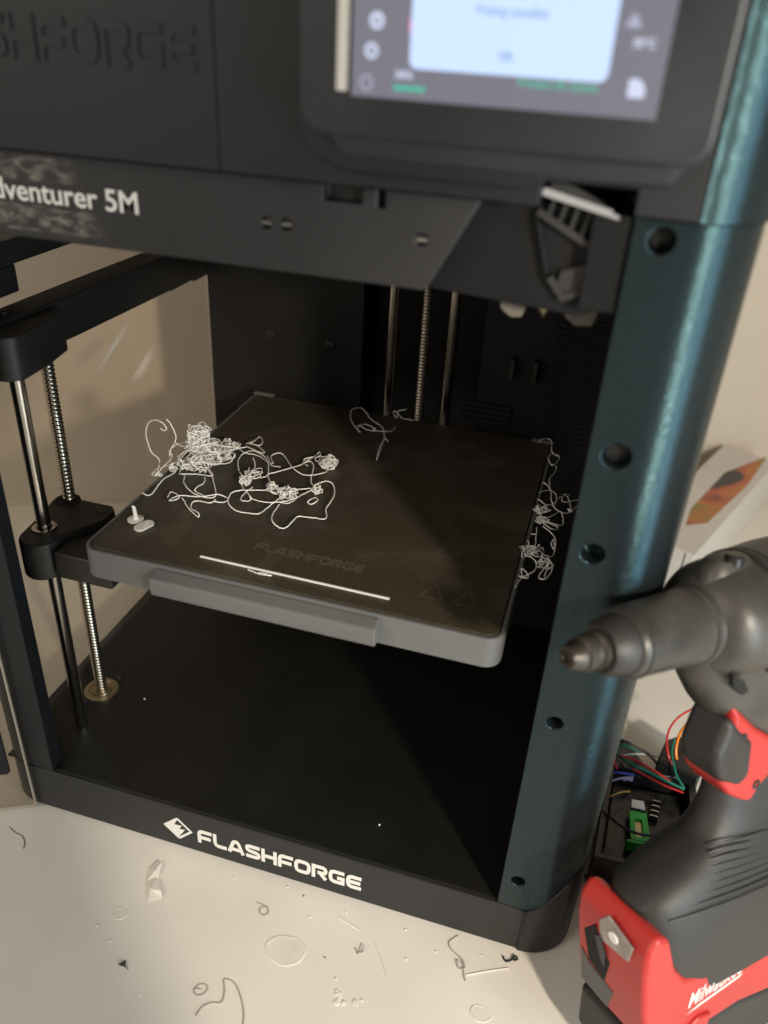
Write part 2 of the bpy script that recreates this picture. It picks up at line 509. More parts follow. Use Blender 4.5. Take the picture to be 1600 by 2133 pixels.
def logo_on(name, m, parent, o, u, v, nrm, width, height, thick=0.25, w=0.26, relief=False):
    parts, tot = logo_word('FLASHFORGE', w)
    mb = MB(); kx = width/tot
    for vs, fs, k in parts:
        q = [(p[0]*kx, p[1]*height) for p in vs]
        if not relief:
            put_flat(mb, q, fs, o, u, v, nrm, thick + k*0.04)
        else:
            n = len(q); O, U, W, N = Vector(o), Vector(u), Vector(v), Vector(nrm)
            top = [O + U*p[0] + W*p[1] + N*(thick + k*0.04) for p in q]
            bot = [O + U*p[0] + W*p[1] - N*0.3 for p in q]
            edges = {}
            for f in fs:
                for a, b in zip(f, f[1:]+f[:1]):
                    edges[(a, b)] = 1
            side = [(a, b, b+n, a+n) for (a, b) in edges if (b, a) not in edges]
            mb.add(top + bot, list(fs) + side)
    return mb.build(name, m, parent, smooth=False)

def text_on(name, body, m, parent, o, u, v, nrm, width, height=None, lift=0.2, bold=0.0, shear=0.0, spacing=1.0):
    """flat print from Blender's built-in font, fitted to width x height mm"""
    cu = bpy.data.curves.new('txt', 'FONT'); cu.body = body; cu.size = 1.0
    cu.offset = bold; cu.shear = shear; cu.space_character = spacing; cu.resolution_u = 3
    ob = bpy.data.objects.new('txt', cu); COL.objects.link(ob)
    dg = bpy.context.evaluated_depsgraph_get(); dg.update()
    me = bpy.data.meshes.new_from_object(ob.evaluated_get(dg))
    xs = [a.co.x for a in me.vertices]; ys = [a.co.y for a in me.vertices]
    x0, x1, y0, y1 = min(xs), max(xs), min(ys), max(ys)
    kx = width/(x1-x0); ky = (height/(y1-y0)) if height else kx
    o, u, v, nrm = Vector(o), Vector(u), Vector(v), Vector(nrm)
    vs = [o + u*((a.co.x-x0)*kx) + v*((a.co.y-y0)*ky) + nrm*lift for a in me.vertices]
    fs = [tuple(p.vertices) for p in me.polygons]
    bpy.data.objects.remove(ob, do_unlink=True); bpy.data.meshes.remove(me); bpy.data.curves.remove(cu)
    mb = MB(); mb.add(vs, fs)
    return mb.build(name, m, parent, smooth=False)

def film(name, m, parent, corners):
    """four-cornered film with UVs, for painted reflections and residue"""
    me = bpy.data.meshes.new(name); me.from_pydata([V3(p) for p in corners], [], [(0, 1, 2, 3)])
    uv = me.uv_layers.new(name='UVMap')
    for k, q in enumerate(((0, 0), (1, 0), (1, 1), (0, 1))): uv.data[k].uv = q
    me.materials.append(MATS[m]); o = bpy.data.objects.new(name, me); COL.objects.link(o); o.parent = parent
    return o

X, Y, Z = Vector((1, 0, 0)), Vector((0, 1, 0)), Vector((0, 0, 1))

TANGLE_MAIN = [
 [(51.8,113.7,244.7),(54.2,113.7,243.2),(56.1,113.7,245.5),(53.5,113.7,248.8),(49.2,113.7,249.8),(44.5,113.7,247.8),(41.3,113.7,242.1),(41.2,113.7,234.4),(43.5,113.7,225.8),(48.3,113.7,222.1),(48.4,113.7,218.8),(46.6,113.7,211.8),(46.9,113.7,207.8)],
 [(56.9,113.7,251.9),(60.3,113.7,246.9),(62.3,113.7,240.9),(61.6,113.7,236.4),(66.2,113.7,234.7),(73.3,113.7,236.7),(79.7,113.7,239.2)],
 [(58.6,118.7,233.5),(55.3,118.7,229),(53.4,118.7,222.7),(60,110,221.7),(65.3,105.1,221.2),(65.9,99.2,221.7),(66,88.2,223.5),(66.3,75.5,221.4),(65.7,71.1,221.3),(61.3,70.6,222.3)],
 [(54.4,96.3,222.2),(53.8,102.8,221.4),(60.4,111.8,222.1),(65.7,118.7,222.5),(75,118.7,226.9),(85.4,118.7,230.2),(95.7,118.7,234.8),(108.3,118.7,239.8)],
 [(57.4,92.2,222.2),(57.2,108.4,223.2),(55.4,118.7,223.1),(53.8,118.7,226.7),(61.5,118.7,233.4),(73.1,118.7,235.6),(80.5,118.7,231.9)],
 [(73,102.3,220.3),(78.5,91.1,222),(87.5,84.2,221.2),(97,82.2,220.5),(103,84.7,221.6),(92.9,102.3,220.5),(86.4,110.6,221.4),(78.5,116.2,221)],
 [(77,73.4,221),(75.4,80.7,220.5),(83.2,76.5,221.2),(81.6,72.6,220.5),(81.9,67.3,223.4),(82.6,77.7,221.1),(94.8,81.8,220.8),(103.7,85.6,222.3),(108.8,87.2,220.3),(112.2,82.9,221.5),(110.2,79.6,221.2),(105.8,76.7,222.8)],
 [(85.9,75,221.4),(96.5,64.9,221.1),(104.9,58.9,221.7),(103.8,61.2,223),(95.8,67.4,220.8),(93.1,73.5,220.6),(95.4,76,221),(104.3,74.9,222.3),(105,80.7,221.7)],
 [(85.8,104.2,220.7),(89.3,96.3,221.6),(88.2,87.7,222),(89.2,86.7,220.2),(97.7,83.2,220.7)],
 [(112.5,82.4,222.4),(115.7,76.9,222.4),(120.9,74.4,221.2),(128,73.9,221.2),(135.6,74.9,221.7),(136.8,82.7,220.7),(139.5,95.6,221),(142.2,103.4,221.2)],
 [(111.5,84.2,221.2),(110.8,90.7,222),(114.6,95.6,222.1),(118.8,99.4,221),(127.8,103.6,220.6),(133.7,103.8,220.5)],
 [(108.9,107.8,220.9),(114.9,98.7,221.8),(122.6,91,222.4),(123.7,89.7,220.2),(121.8,85,221.8),(118,88,221.2),(117.3,97.3,220.5),(118.7,103.7,220.6)],
 [(121.3,93.9,220.6),(125,90.8,220.5),(132.9,89.1,221.3),(140.9,92.3,221.2),(147.2,99.8,220.4)],
 [(101.3,121.3,220.3),(96,131.5,220.9),(94,142.7,220.5),(100.9,144.8,223.5),(109.6,142.8,222.1),(117.3,132.2,222.1),(122.6,117.1,222.9),(116.1,116.3,220.6),(110.1,113.2,221),(103.3,118.4,220.9)],
 [(104.9,135.9,223.2),(110,127.4,221.7),(110.7,117.4,221.6),(114.9,112.1,221.9)],
 [(84.8,151.3,221.5),(94.6,144.2,221.2),(103.1,145.5,220.3),(113.9,138.5,221),(119.6,134.3,222.9),(112.6,147.5,220.5),(116.9,152.8,221.2),(122.4,148.8,220.4),(133.5,134,222.5),(141.1,130.5,221.2),(148.5,130.5,222),(154.5,137.6,221.6),(153.2,144.7,220.4)],
 [(121,122.2,221.3),(128.3,128.6,222.2),(135.5,141.7,221.1),(137.1,147.4,220.6),(140.1,149.6,220.8),(144.4,143.1,220.8),(149,126,221.1),(152.7,119.4,221.4)],
 [(89.8,157.7,220.8),(95.3,157.3,223.4),(93.4,170.5,220.5),(98,166.9,220.9),(100.6,157.2,221.7),(93,156.6,221.9)],
 [(97.7,157.8,220.9),(106.3,150.3,221.3),(103.7,150.1,220.2),(91.3,154.3,220.6)],
 [(142,90.9,220.4),(142.6,79.9,220.4),(146.5,69.6,222.2),(151.6,66.6,220.8),(155.4,68.2,220.3),(157,75.3,221.2),(157.8,81.7,220.8),(163.4,82,221.3),(168.3,84,220.6),(173,83.5,221.3),(173.4,88,220.7),(169.7,97.1,220.4),(170,109.5,221.3),(165.9,122.8,221),(161.2,125.8,222.4),(157.7,122.2,222.9),(154.2,120.2,221.3)],
 [(136.8,148.2,220.8),(139.3,158.6,220.4),(141.2,163.7,221.3),(142.9,157.4,221.6),(136.5,152.2,221.6),(135.4,148.5,220.4),(141.1,140.2,222.3)],
 [(120.9,122.3,220.6),(125.6,115.6,220.4),(133.5,107.1,221.2),(136.9,101.9,220.9),(133.4,98.9,223),(126.2,108.6,221.5),(129.6,110.8,223),(131.4,110.7,220.2)],
 [(138.8,103,220.7),(139.1,110.9,220.4),(147.3,111.6,221.2),(153,115.4,221),(157.8,115.4,220.7),(159.1,111.9,220.2),(154.6,111.1,222.3)],
 [(142.2,92,221.1),(147.9,98,221.6),(152.6,110.2,221),(155.4,115.4,221.4)],
 [(157,98.8,221.1),(158.2,101.6,221.7),(159.7,107.1,220.4),(162.4,101.4,221.5),(159.6,98.1,220.4),(156.9,99,221)],
 [(125.4,132.4,222.3),(119.3,134.9,220.6),(116.1,137.9,220.5),(110.5,146.5,220.6)],
 [(142.3,106.2,222.3),(148.9,101.4,221.2),(148.1,91.7,222.5),(143.2,92.4,221)],
 [(85.7,118.7,235.4),(90.2,118.7,226),(84.9,118.7,222.3),(79.8,118.7,222.6),(95.2,118.7,225.7),(100.6,118.7,233.2)],
 [(69.6,101.6,221.2),(64.6,115.7,221.1),(70,118.7,228.6),(79.3,118.7,234.2),(88.3,118.7,237.2),(98.3,118.7,237.9)],
 [(72.3,99.3,223),(78.2,106.7,220.4),(88.8,105.8,221.8),(89.2,108.7,221.7),(81.4,115.6,221.9)],
]
TANGLE_HANG = [
 [(280.5,236.6,221.4),(282.1,238.7,223.1),(285.8,242.4,222.9),(289,240.6,222),(290.5,225.2,223.3),(292.6,220.3,222.2),(296.8,221.4,220.2),(295.9,208.2,221.9),(293.1,202.3,222.7),(289.9,212.6,223.1),(292.5,221.6,221.6),(296.8,218.9,222.1)],
 [(293.8,201.5,223.3),(296.5,203.8,221.2),(296.4,192,221.9),(294.1,181.8,222.9),(296.2,169.5,222.5)],
 [(290.4,158.3,224.4),(296.5,165.7,223.2),(300.9,162.9,221.3),(300.6,152.8,221.8),(296.3,146.4,223),(292.4,146.6,224.8),(290.2,151.9,222.9)],
 [(290.5,174.4,223.1),(293.3,172.1,223.4),(296.5,166.1,223),(298.6,150.6,224.7),(301.3,146.4,222),(306.5,142.5,221.8),(310.5,146.7,220.3),(311.1,153.1,220.3),(308.2,166.7,219.4),(305.4,165.4,222.3),(309,170.1,219.9)],
 [(301.3,145.6,222.4),(301.5,156.5,221.4),(304.4,165.6,220.6),(305.8,156.6,221.5),(314.4,166.1,219.6),(315.9,163.7,219.1),(312,149.1,220.7),(310.4,147.2,220.7)],
 [(296.2,127.8,223),(301.3,134,223.4),(305.3,142.9,222),(307.9,136,221),(308,127.5,221.8),(302.3,124.3,223.7),(297.6,125.7,223.2),(304.8,125,221.8),(305.7,120.7,222.5),(301.8,117,224.5),(296.4,125.9,222.8)],
 [(294,117.8,222.9),(295.1,104.7,222.9),(295.9,92.5,224),(294.5,89.6,221.5),(291.7,83.7,223.3)],
 [(297.2,118.4,224),(302.2,116.2,222.3),(305.8,108,223.4),(306.4,98.4,222.8),(304.3,102.5,222.4),(304.7,108.7,222.7),(306.6,99,221.2),(305.7,90.4,222.4),(300.8,87.4,224.5)],
 [(290.9,87,222.3),(296.2,81.5,224.5),(298.9,78.9,222.9),(298.6,71.6,223.8),(296.1,67.9,223),(292.5,65.4,221.2),(291.3,57.4,222.5),(290.9,52.7,223.2)],
 [(300,88.7,222.1),(305.7,86,221.9),(307.5,78.1,223),(305.5,68.4,222.5),(301.5,68.1,221.6),(302.6,75.1,222.5),(305.3,82.2,223.7),(304.3,69.7,222.6)],
 [(291.4,63.1,223.7),(295.6,62.1,224.2),(295.6,67.7,223),(291.2,73.3,222.1),(292.8,66.3,222)],
 [(291.7,108.8,223),(294.4,108.7,223.7)],
 [(291.1,100.5,223.2),(292.2,96.2,223.4),(290.7,95.9,222.6)],
]
TANGLE_BACK = [
 [(156,205.5,220.7),(149.8,213.1,220.9),(142.8,225.1,220.7),(139.7,236.6,221.7),(142.7,241.8,222),(146.8,243.5,220.9),(157.8,227.7,221.5),(168.9,218.2,221.4),(172.4,211.5,221.1),(175.7,200.4,220.5),(179.8,176.6,223.3),(180.2,167.6,221.3),(176.9,186.6,221),(176.6,199.4,221.2),(179.6,198.2,220.8),(175.7,202.5,221.1)],
 [(152.1,212.6,221.5),(156.4,218,221.2),(164.7,209.9,223.5),(166.1,210.3,221.2),(160.3,210.1,221),(153.7,212.4,221.9),(155,206,221),(157.3,203.4,221.6)],
 [(166.6,208.8,221.9),(177,213.2,221.5),(177.7,223.6,220.6)],
]
TANGLE_CURL = [
 [(180.2,243,226.9),(174.3,243,224.3),(173.2,243,218.6),(170.7,243,222.1),(171.3,243,224.3),(173.7,243,222.6),(177.7,243,219.4),(184.5,243,219),(188.3,243,218.1)],
 [(172.5,243,216.8),(177.8,243,217.3),(182.6,243,218.6)],
]
CLUMPS_MAIN = [(77.8,113.7,247.3,5.2,3.6,16,1),(78.4,113.7,238.9,7,3,14,1),(72.3,115.9,221.2,7,4.5,26,0),(74.9,133.4,221.2,9,3.5,24,0),(82.9,149.6,221.2,4,2.5,12,0),(82.6,133.7,221.2,6,4,8,0),(112.7,107.6,221.2,3,2.5,9,0),(131.8,105.3,221.2,3,3.5,9,0),(143,101.4,221.2,4,3.5,11,0),(157.1,114.1,221.2,2.2,2.5,11,0),(152.2,150.9,221.2,4.5,3.2,20,0),(113.5,119.3,221.2,4,2,6,0),(56.8,95.3,221.2,1.5,2,6,0),(62,106.4,221.2,2.5,2.5,6,0),]
CLUMPS_HANG = [(295.8,128.8,221,2.4,2,9,0),(294.9,140.6,221,3.3,2.2,6,0),(295.2,92.8,221,4.4,2,9,0),(301.9,83,221,2.8,2.2,7,0),(310.4,146.7,221,1.1,1.1,3,0),(293.5,142.5,221,2.2,2.8,4,0),]
CLUMPS_BACK = [(165.2,213.7,220,1.3,1.1,5,0)]
WIRES = [
 [(379.5,151.8,27),(389.1,147.7,30),(400.6,141.9,31),(410.8,138.5,29),(414.9,138.8,26)],
 [(385.1,145.1,24),(391.2,141.7,26),(399.8,137.4,27),(411.2,133.5,27),(422.8,130.4,28)],
 [(376.8,154.1,25),(381.1,146.7,29),(389,141.1,31),(400.7,137.9,31),(412.3,135,30),(423.4,133.7,28)],
 [(377.3,159.5,24),(377.5,157.1,30),(380.5,156.8,33),(384.8,156.8,32),(393.8,159.8,26)],
 [(427.9,182.1,50),(422.2,176.6,50),(417.5,169.4,47),(415.6,161.8,42),(416.3,156.3,36),(419.4,153.3,30)],
 [(427.6,189.2,55),(420.6,183.1,55),(413.3,174.7,53),(408.8,166,49),(408.1,157.3,44),(411.2,149.4,38),(418.6,148.5,28)],
 [(373.1,135.3,24),(379.7,136.1,26),(390,139.1,24)],
 [(371.5,125,23),(376.2,128.7,25),(382.2,131.8,26),(389.4,136.5,24)],
 [(369.1,110.6,22),(375.2,113.8,25),(381.1,118.3,26),(387.5,123.1,24)],
 [(368.8,100.7,24),(374.6,92.8,28),(383.2,85.7,30),(393.5,83.7,30),(407.4,88.8,27)],
 [(413.4,161.5,45),(412,153.1,42),(414,145.5,38),(417.3,139.4,33),(423.5,134.5,28)],
 [(380.8,153.7,26),(388.1,155.1,28),(394.2,158.2,27),(401.5,160,26),(409,162.9,24)],
 [(382.6,131.8,24),(385.9,132.8,25),(388.9,133.6,24)],
 [(374.9,148.2,27),(375.7,142.7,27),(378.2,140.7,24)],
 [(377.3,164.4,26),(378.6,159.6,33),(382,159.4,34),(389.6,158.4,32),(398.3,156.7,30),(407.4,150.5,26)],
]

# ================================================================== the setting
mb = MB(); mb.box(-1500, 1700, -1100, 1600, -25, 0)
tag(mb.build('table_top', 'table_white', bevel=1.0), kind='structure')
# wall behind, a little askew to the printer
wa = math.radians(25)
wd = Vector((math.cos(wa), math.sin(wa))); wn = Vector((-wd.y, wd.x)); w0 = Vector((-272, 323))
pa, pb = w0 - wd*1200, w0 + wd*1900
mb = MB(); mb.prism([(pa.x, pa.y), (pb.x, pb.y), (pb.x+wn.x*60, pb.y+wn.y*60), (pa.x+wn.x*60, pa.y+wn.y*60)], -20, 1900, 'z')
tag(mb.build('wall', 'wall_paint', smooth=False), kind='structure')

# ================================================================== the printer
printer = thing('filament_printer', 'black open 3D printer with touch screen and teal metallic right post', '3D printer')
PX0, PX1, CR, YB = -28, 358, 27, 330

# base tray with its rounded front corners
outline = arc(PX1-CR, CR, CR, -90, 0, 12) + [(PX1, YB), (PX0, YB)] + arc(PX0+CR, CR, CR, 180, 270, 12)
mb = MB(); mb.prism(outline, 1.5, 38.2, 'z')
base = mb.build('base', 'bar_plastic', printer, bevel=0.9)
mb = MB(); mb.prism([(-20, 2.6), (314, 2.6), (314, 262), (-20, 262)], 38.25, 39.0, 'z')
floor_panel = mb.build('floor_panel', 'floor_black', printer, bevel=0.3)
# black foot that wraps the right front corner and climbs along the side
path = []
for k in range(0, 22):
    if k < 2: p = (329.5 + 1.5*k/1.0, 0, -90)
    else:
        a = -90 + 90*min(1, (k-2)/12.0)
        p = (331 + 27*math.cos(math.radians(a)), 27 + 27*math.sin(math.radians(a)), a) if k <= 14 else (358, 27 + (k-14)*43, 0)
    path.append(p)
rings = []
for i, (x, y, a) in enumerate(path):
    nx, ny = math.cos(math.radians(a)), math.sin(math.radians(a))
    t = min(1, max(0, (i-1)/9.0)); h = 38.6 + 30*(3*t*t - 2*t*t*t) + max(0, i-10)*1.2
    rings.append([(x+nx*0.9, y+ny*0.9, 1.8), (x+nx*0.9, y+ny*0.9, h-0.8), (x+nx*0.3, y+ny*0.3, h), (x-nx*4, y-ny*4, h), (x-nx*4, y-ny*4, 1.8)])
mb = MB(); mb.loft(rings)
mb.build('corner_guard', 'black_plastic', printer)
# printed logo on the front of the base
logo_on('logo_lettering', 'print_white', base, (120.3, 0, 11.6), X, Z, -Y, 111.0, 12.9, thick=0.08)
mb = MB()
def dm(p): return (106.3 + p[0]*10.4, 19.4 + p[1]*10.3)
for poly in ([(-1,0),(0,1),(.05,.86),(-.22,.28),(.30,.34),(.12,-.02),(.52,.04),(-.02,-.86),(0,-1)],):
    put_flat(mb, [dm(p) for p in poly], [tuple(range(len(poly)))], (0, 0, 0), X, Z, -Y, 0.08)
vs, fs = stroke_poly([dm((0.02, .93)), dm((.92, 0)), dm((.02, -.93))], 1.7)
put_flat(mb, vs, fs, (0, 0, 0), X, Z, -Y, 0.13)
vs, fs = stroke_poly([dm((-.22, -.30)), dm((.12, -.02))], 1.0)
mb.build('logo_emblem', 'print_white', base, smooth=False)

# right post: flake paint, rounded outer corner, screw holes in the flat front
post = [(313, 0), (331, 0)] + arc(331, 27, 27, -90, 0, 20)[1:] + [(358, YB), (326, YB), (326, 14), (313, 14)]
mb = MB(); mb.prism(post, 38.9, 421.6, 'z')
holes = [(323.2, 414.5, 4.6), (324.2, 331.8, 5.6), (323.4, 285.4, 4.9), (323.0, 186.3, 3.9), (322.2, 62.7, 3.7)]
cut = MB()
for hx, hz, hr in holes: cut.lathe([(-3, hr), (9, hr)], (hx, 0, hz), 'y', 28)
column = mb.build('right_post', 'flake_paint', printer, bevel=0.9, cuts=cut)
for i, (hx, hz, hr) in enumerate(holes):
    dep = [7.0, 6.0, 3.5, 1.2, 0.9][i]
    mb = MB(); mb.lathe([(dep+2, hr*0.93), (dep+0.5, hr*0.93), (dep, hr*0.75)], (hx, 0, hz), 'y', 24)
    rr = hr*0.55
    cc = MB(); cc.box(hx-rr, hx+rr, dep-1, dep+0.9, hz-0.5, hz+0.5); cc.box(hx-0.5, hx+0.5, dep-1, dep+0.9, hz-rr, hz+rr)
    mb.build('screw', 'screw_black', column, smooth=True, cuts=cc if i > 1 else None)

# left post
lp = [(-27.6, 40), (-27.6, 27)] + arc(-1, 27, 26.6, 180, 270, 10)[1:] + [(17, 0), (17, 10.5), (-14, 10.5), (-14, 40)]
mb = MB(); mb.prism(lp, 38.9, 421.6, 'z')
mb.build('left_post', 'cover_plastic', printer, bevel=0.9)

# back panel with its rod channel, screw heads, vents and fan grille
mb = MB(); mb.box(14, 326, 260, 264, 39.2, 421.6)
cutb = MB(); cutb.box(139, 229, 255, 270, 41, 430)
back = mb.build('back_panel', 'inner_black', printer, bevel=0.4, cuts=cutb)
mb = MB(); mb.prism([(137.5, 264.2), (137.5, 300), (231, 300), (231, 264.2), (229.2, 264.2), (229.2, 298), (139.2, 298), (139.2, 264.2)], 39.2, 421, 'z')
mb.build('rod_channel', 'inner_black', back, smooth=False)
for (sx, sz, sr) in [(65.7, 262.9, 4.0), (113.6, 261.3, 3.6), (65, 330, 3.5), (114, 330, 3.5)]:
    mb = MB(); mb.lathe([(258.2, sr*0.7), (258.6, sr), (260.2, sr)], (sx, 0, sz), 'y', 18)
    mb.build('screw', 'screw_black', back)
for k in range(4):
    mb = MB(); mb.box(219, 256, 257.2, 260.1, 220 + k*4.2, 222.4 + k*4.2)
    mb.build('vent_slat', 'inner_black', back, bevel=0.4)
for k, bx_ in enumerate((250.5, 267.0)):
    mb = MB(); mb.box(bx_, bx_+4, 252, 260.1, 258, 274)
    mb.build('cable_clip', 'arm_black', back, bevel=0.8)
mb = MB()
for i in range(13):
    for j in range(24):
        gx, gz = 279 + i*3.6 + (1.8 if j % 2 else 0), 214 + j*4.0
        mb.lathe([(258.9, 1.05), (259.9, 1.05)], (gx, 0, gz), 'y', 8)
mb.build('fan_grille', 'hole_black', back, kind='stuff')
# inner face of the right side
mb = MB(); mb.box(321.5, 325.5, 14.5, 259.6, 39.3, 421)
mb.build('inner_side_panel', 'inner_black', printer, smooth=False)

# rods and lead screws
def rod(x, y, z0, z1, r, parent=printer):
    mb = MB(); mb.lathe([(z0, r*0.85), (z0+0.8, r), (z1, r)], (x, y, 0), 'z', 28)
    return mb.build('smooth_rod', 'steel', parent)
def lead_screw(x, y, z0, z1, r, pitch=2.6, depth=0.75):
    n = 18; rows = int((z1-z0)/pitch*5); vs, fs = [], []
    for i in range(rows+1):
        z = z0 + (z1-z0)*i/rows
        for j in range(n):
            ph = (z/pitch + j/n) % 1.0
            rr = r - depth*abs(2*ph-1)
            a = 2*math.pi*j/n
            vs.append((x+rr*math.cos(a), y+rr*math.sin(a), z))
    for i in range(rows):
        for j in range(n):
            a, b = i*n+j, i*n+(j+1) % n
            fs.append((a, b, b+n, a+n))
    mb = MB(); mb.add(vs, fs)
    return mb.build('lead_screw', 'screw_thread', printer)
rod(11.0, 42.0, 39.1, 306, 4.1)
lead_screw(4.6, 76.2, 42.0, 306, 4.1)
rod(159.4, 268, 39.1, 420, 4.0)
rod(205.0, 268, 39.1, 420, 4.0)
lead_screw(183.5, 272, 42, 420, 3.9)
# bearing plate of the front lead screw
mb = MB(); mb.lathe([(39.1, 12.2), (40.2, 12.2), (40.4, 11.8), (40.4, 9.0), (40.0, 8.6), (40.0, 7.4), (41.2, 7.0), (41.2, 5.2), (42.6, 5.0)], (4.6, 76.2, 0), 'z', 36)
bp_ = mb.build('bearing_plate', 'brass', printer)
for (sx, sy) in ((0.5, 60.5), (9.5, 91.5)):
    mb = MB(); mb.lathe([(39.1, 2.6), (41.5, 2.6), (42.0, 2.0)], (sx, sy, 0), 'z', 14)
    mb.build('screw', 'screw_black', bp_)

# arm that holds the tops of the left rods, with the block round them
mb = MB(); mb.prism([(-12, 30), (3, 34), (9, 100), (12, 200), (15, 282), (-4, 282), (-10, 120)], 302.5, 327.5, 'z')
arm = mb.build('upper_arm', 'arm_black', printer, bevel=1.2)
mb = MB(); mb.prism(arc(11, 40, 10.5, 195, 345, 8) + [(19.5, 60), (15, 84), (4, 86), (-6, 84), (-2, 60)], 300.6, 325, 'z')
mb.build('rod_block', 'arm_black', arm, bevel=1.2)
for (sx, sy, sr) in ((-3.2, 58, 3.0), (-4.6, 46, 2.4)):
    mb = MB(); mb.lathe([(327.3, sr), (328.6, sr), (329.0, sr*0.8)], (sx, sy, 0), 'z', 14)
    mb.build('screw', 'screw_black', arm)
mb = MB(); mb.box(2, 10, 248, 276, 299.0, 302.4); mb.box(2, 9.5, 214, 246, 300.5, 302.4)
mb.build('arm_step', 'arm_black', arm, bevel=0.5)
# left rail of the moving gantry above it
mb = MB(); mb.box(-34, -10, 60, 262, 347.5, 361); mb.box(-32, -10.5, 60, 83, 332, 347.4)
mb.build('gantry_rail', 'arm_black', printer, bevel=1.0)

# carriage riding on the left rod and screw
poly = arc(13.5, 34, 12, 190, 335, 10) + [(26, 38), (39, 60), (39, 73), (34, 79), (-2, 79), (-5, 73), (0, 46)]
mb = MB(); mb.prism(poly, 178, 203, 'z')
carriage = mb.build('carriage', 'arm_black', printer, bevel=1.6)
mb = MB(); mb.box(27, 64, 26, 76, 181, 199)
mb.build('carriage_arm', 'arm_black', carriage, bevel=1.5)
mb = MB(); mb.lathe([(201, 7.3), (203.6, 7.3), (203.9, 6.9), (203.9, 4.6), (202, 4.5)], (11, 42, 0), 'z', 32)
mb.build('bearing', 'steel', carriage)
mb = MB(); mb.lathe([(201, 8), (203.4, 8), (203.4, 5.6)], (4.6, 76.2-2, 0), 'z', 24)
mb.build('screw_nut', 'hole_black', carriage)
mb = MB(); mb.add([(26,70.5,203.15),(29,72.6,203.15),(33,72.4,203.15),(35,70.2,203.15),(31,68.0,203.15),(28,68.6,203.15)], [(0,1,2,3,4,5)])
MATS['mark_green'] = mat('mark_green', (0.06, 0.075, 0.02), 0.6)
mb.build('green_mark', 'mark_green', carriage)

# heated bed: grey tray, textured steel plate, pull handle
BX0, BX1, BY0, BY1, BZ = 57.5, 291.5, 11.5, 246, 218.6
mb = MB(); mb.prism(rrect(BX0, BX1, BY0, BY1, 9), 200.5, BZ, 'z')
cutt = MB(); cutt.prism(rrect(BX0+2.2, BX1-2.2, BY0+2.4, BY1+20, 7), BZ-1.6, BZ+5, 'z')
bed = mb.build('print_bed', 'bed_grey', printer, bevel=0.8, cuts=cutt)
mb = MB(); mb.prism(rrect(BX0+3.0, BX1-3.0, BY0+3.2, BY1-2, 6.5), BZ-1.5, BZ+0.3, 'z')
plate = mb.build('steel_plate', 'plate_texture', bed, bevel=0.25)
mb = MB(); mb.prism([(11.3, 217.2), (3.5, 215.0), (2.6, 213.5), (3.2, 204.8), (5.0, 203.2), (11.3, 203.2)], 104, 229.5, 'x')
mb.build('handle', 'bed_grey', bed, bevel=1.3, seg=3)
for (cx_, cy_) in ((66, 241.5), (283, 241.5)):
    mb = MB(); mb.box(cx_-8, cx_+8, cy_, cy_+4.0, BZ+0.35, BZ+2.0)
    mb.build('plate_clip', 'bed_grey', bed, bevel=0.4)
mat('plate_print', (0.095, 0.080, 0.060), 0.6)
logo_on('plate_lettering', 'plate_print', plate, (146, 43.5, BZ+0.33), (0.999, -0.02, 0), (0.02, 0.999, 0), Z, 64, 7.5, thick=0.02)
mb = MB()
for (tx, ty) in ((250, 38), (268, 38)):
    vs, fs = stroke_poly([(tx-6, ty-4), (tx+6, ty-4), (tx, ty+9)], 0.7, closed=True)
    put_flat(mb, vs, fs, (0, 0, BZ+0.34), X, Y, Z, 0.02)
mb.build('plate_warning_marks', 'plate_print', plate, smooth=False)

# front beam: lettering, slots, holes, and the cut-out where the tool head parks
beam = [(17.3, 386.8), (241.5, 386.8), (246, 395), (259, 420), (259, 421.7), (17.3, 421.7)]
mb = MB(); mb.prism(beam, 0, 12, 'y')
cutm = MB(); cutm.box(200.3, 215.6, -2, 6, 415.6, 440); cutm.box(221.3, 224.5, -2, 6, 414.8, 440)
for hx, hz in ((177.2, 404.8), (185.4, 405.0), (239.0, 405.4)): cutm.lathe([(-2, 2.3), (7, 2.3)], (hx, 0, hz), 'y', 18)
front_beam = mb.build('front_beam', 'bar_plastic', printer, bevel=0.8, cuts=cutm)
for hx, hz in ((177.2, 404.8), (185.4, 405.0), (239.0, 405.4)):
    mb = MB(); mb.lathe([(4, 2.2), (2.2, 2.2), (1.9, 1.7)], (hx, 0, hz), 'y', 14)
    o_ = mb.build('screw', 'screw_black', front_beam)
    mb = MB(); mb.box(hx-2.1, hx+2.1, 0.4, 2.6, hz-0.6, hz+0.5)
    mb.build('pin', 'duct_grey', front_beam, bevel=0.15)
text_on('model_lettering', 'Adventurer 5M', 'print_white', front_beam, (44.8, 0, 401.9), X, Z, -Y, 77.0, 8.6, lift=0.15, bold=0.011, spacing=0.98)
for (x0, x1, z0, z1) in ((10, 98, 409.5, 420.5), (10, 107, 389, 401.5)):
    film('tape_residue', 'tape_residue', front_beam, [(x0, -0.06, z0), (x1, -0.06, z0+0.3), (x1-1, -0.06, z1), (x0, -0.06, z1)])

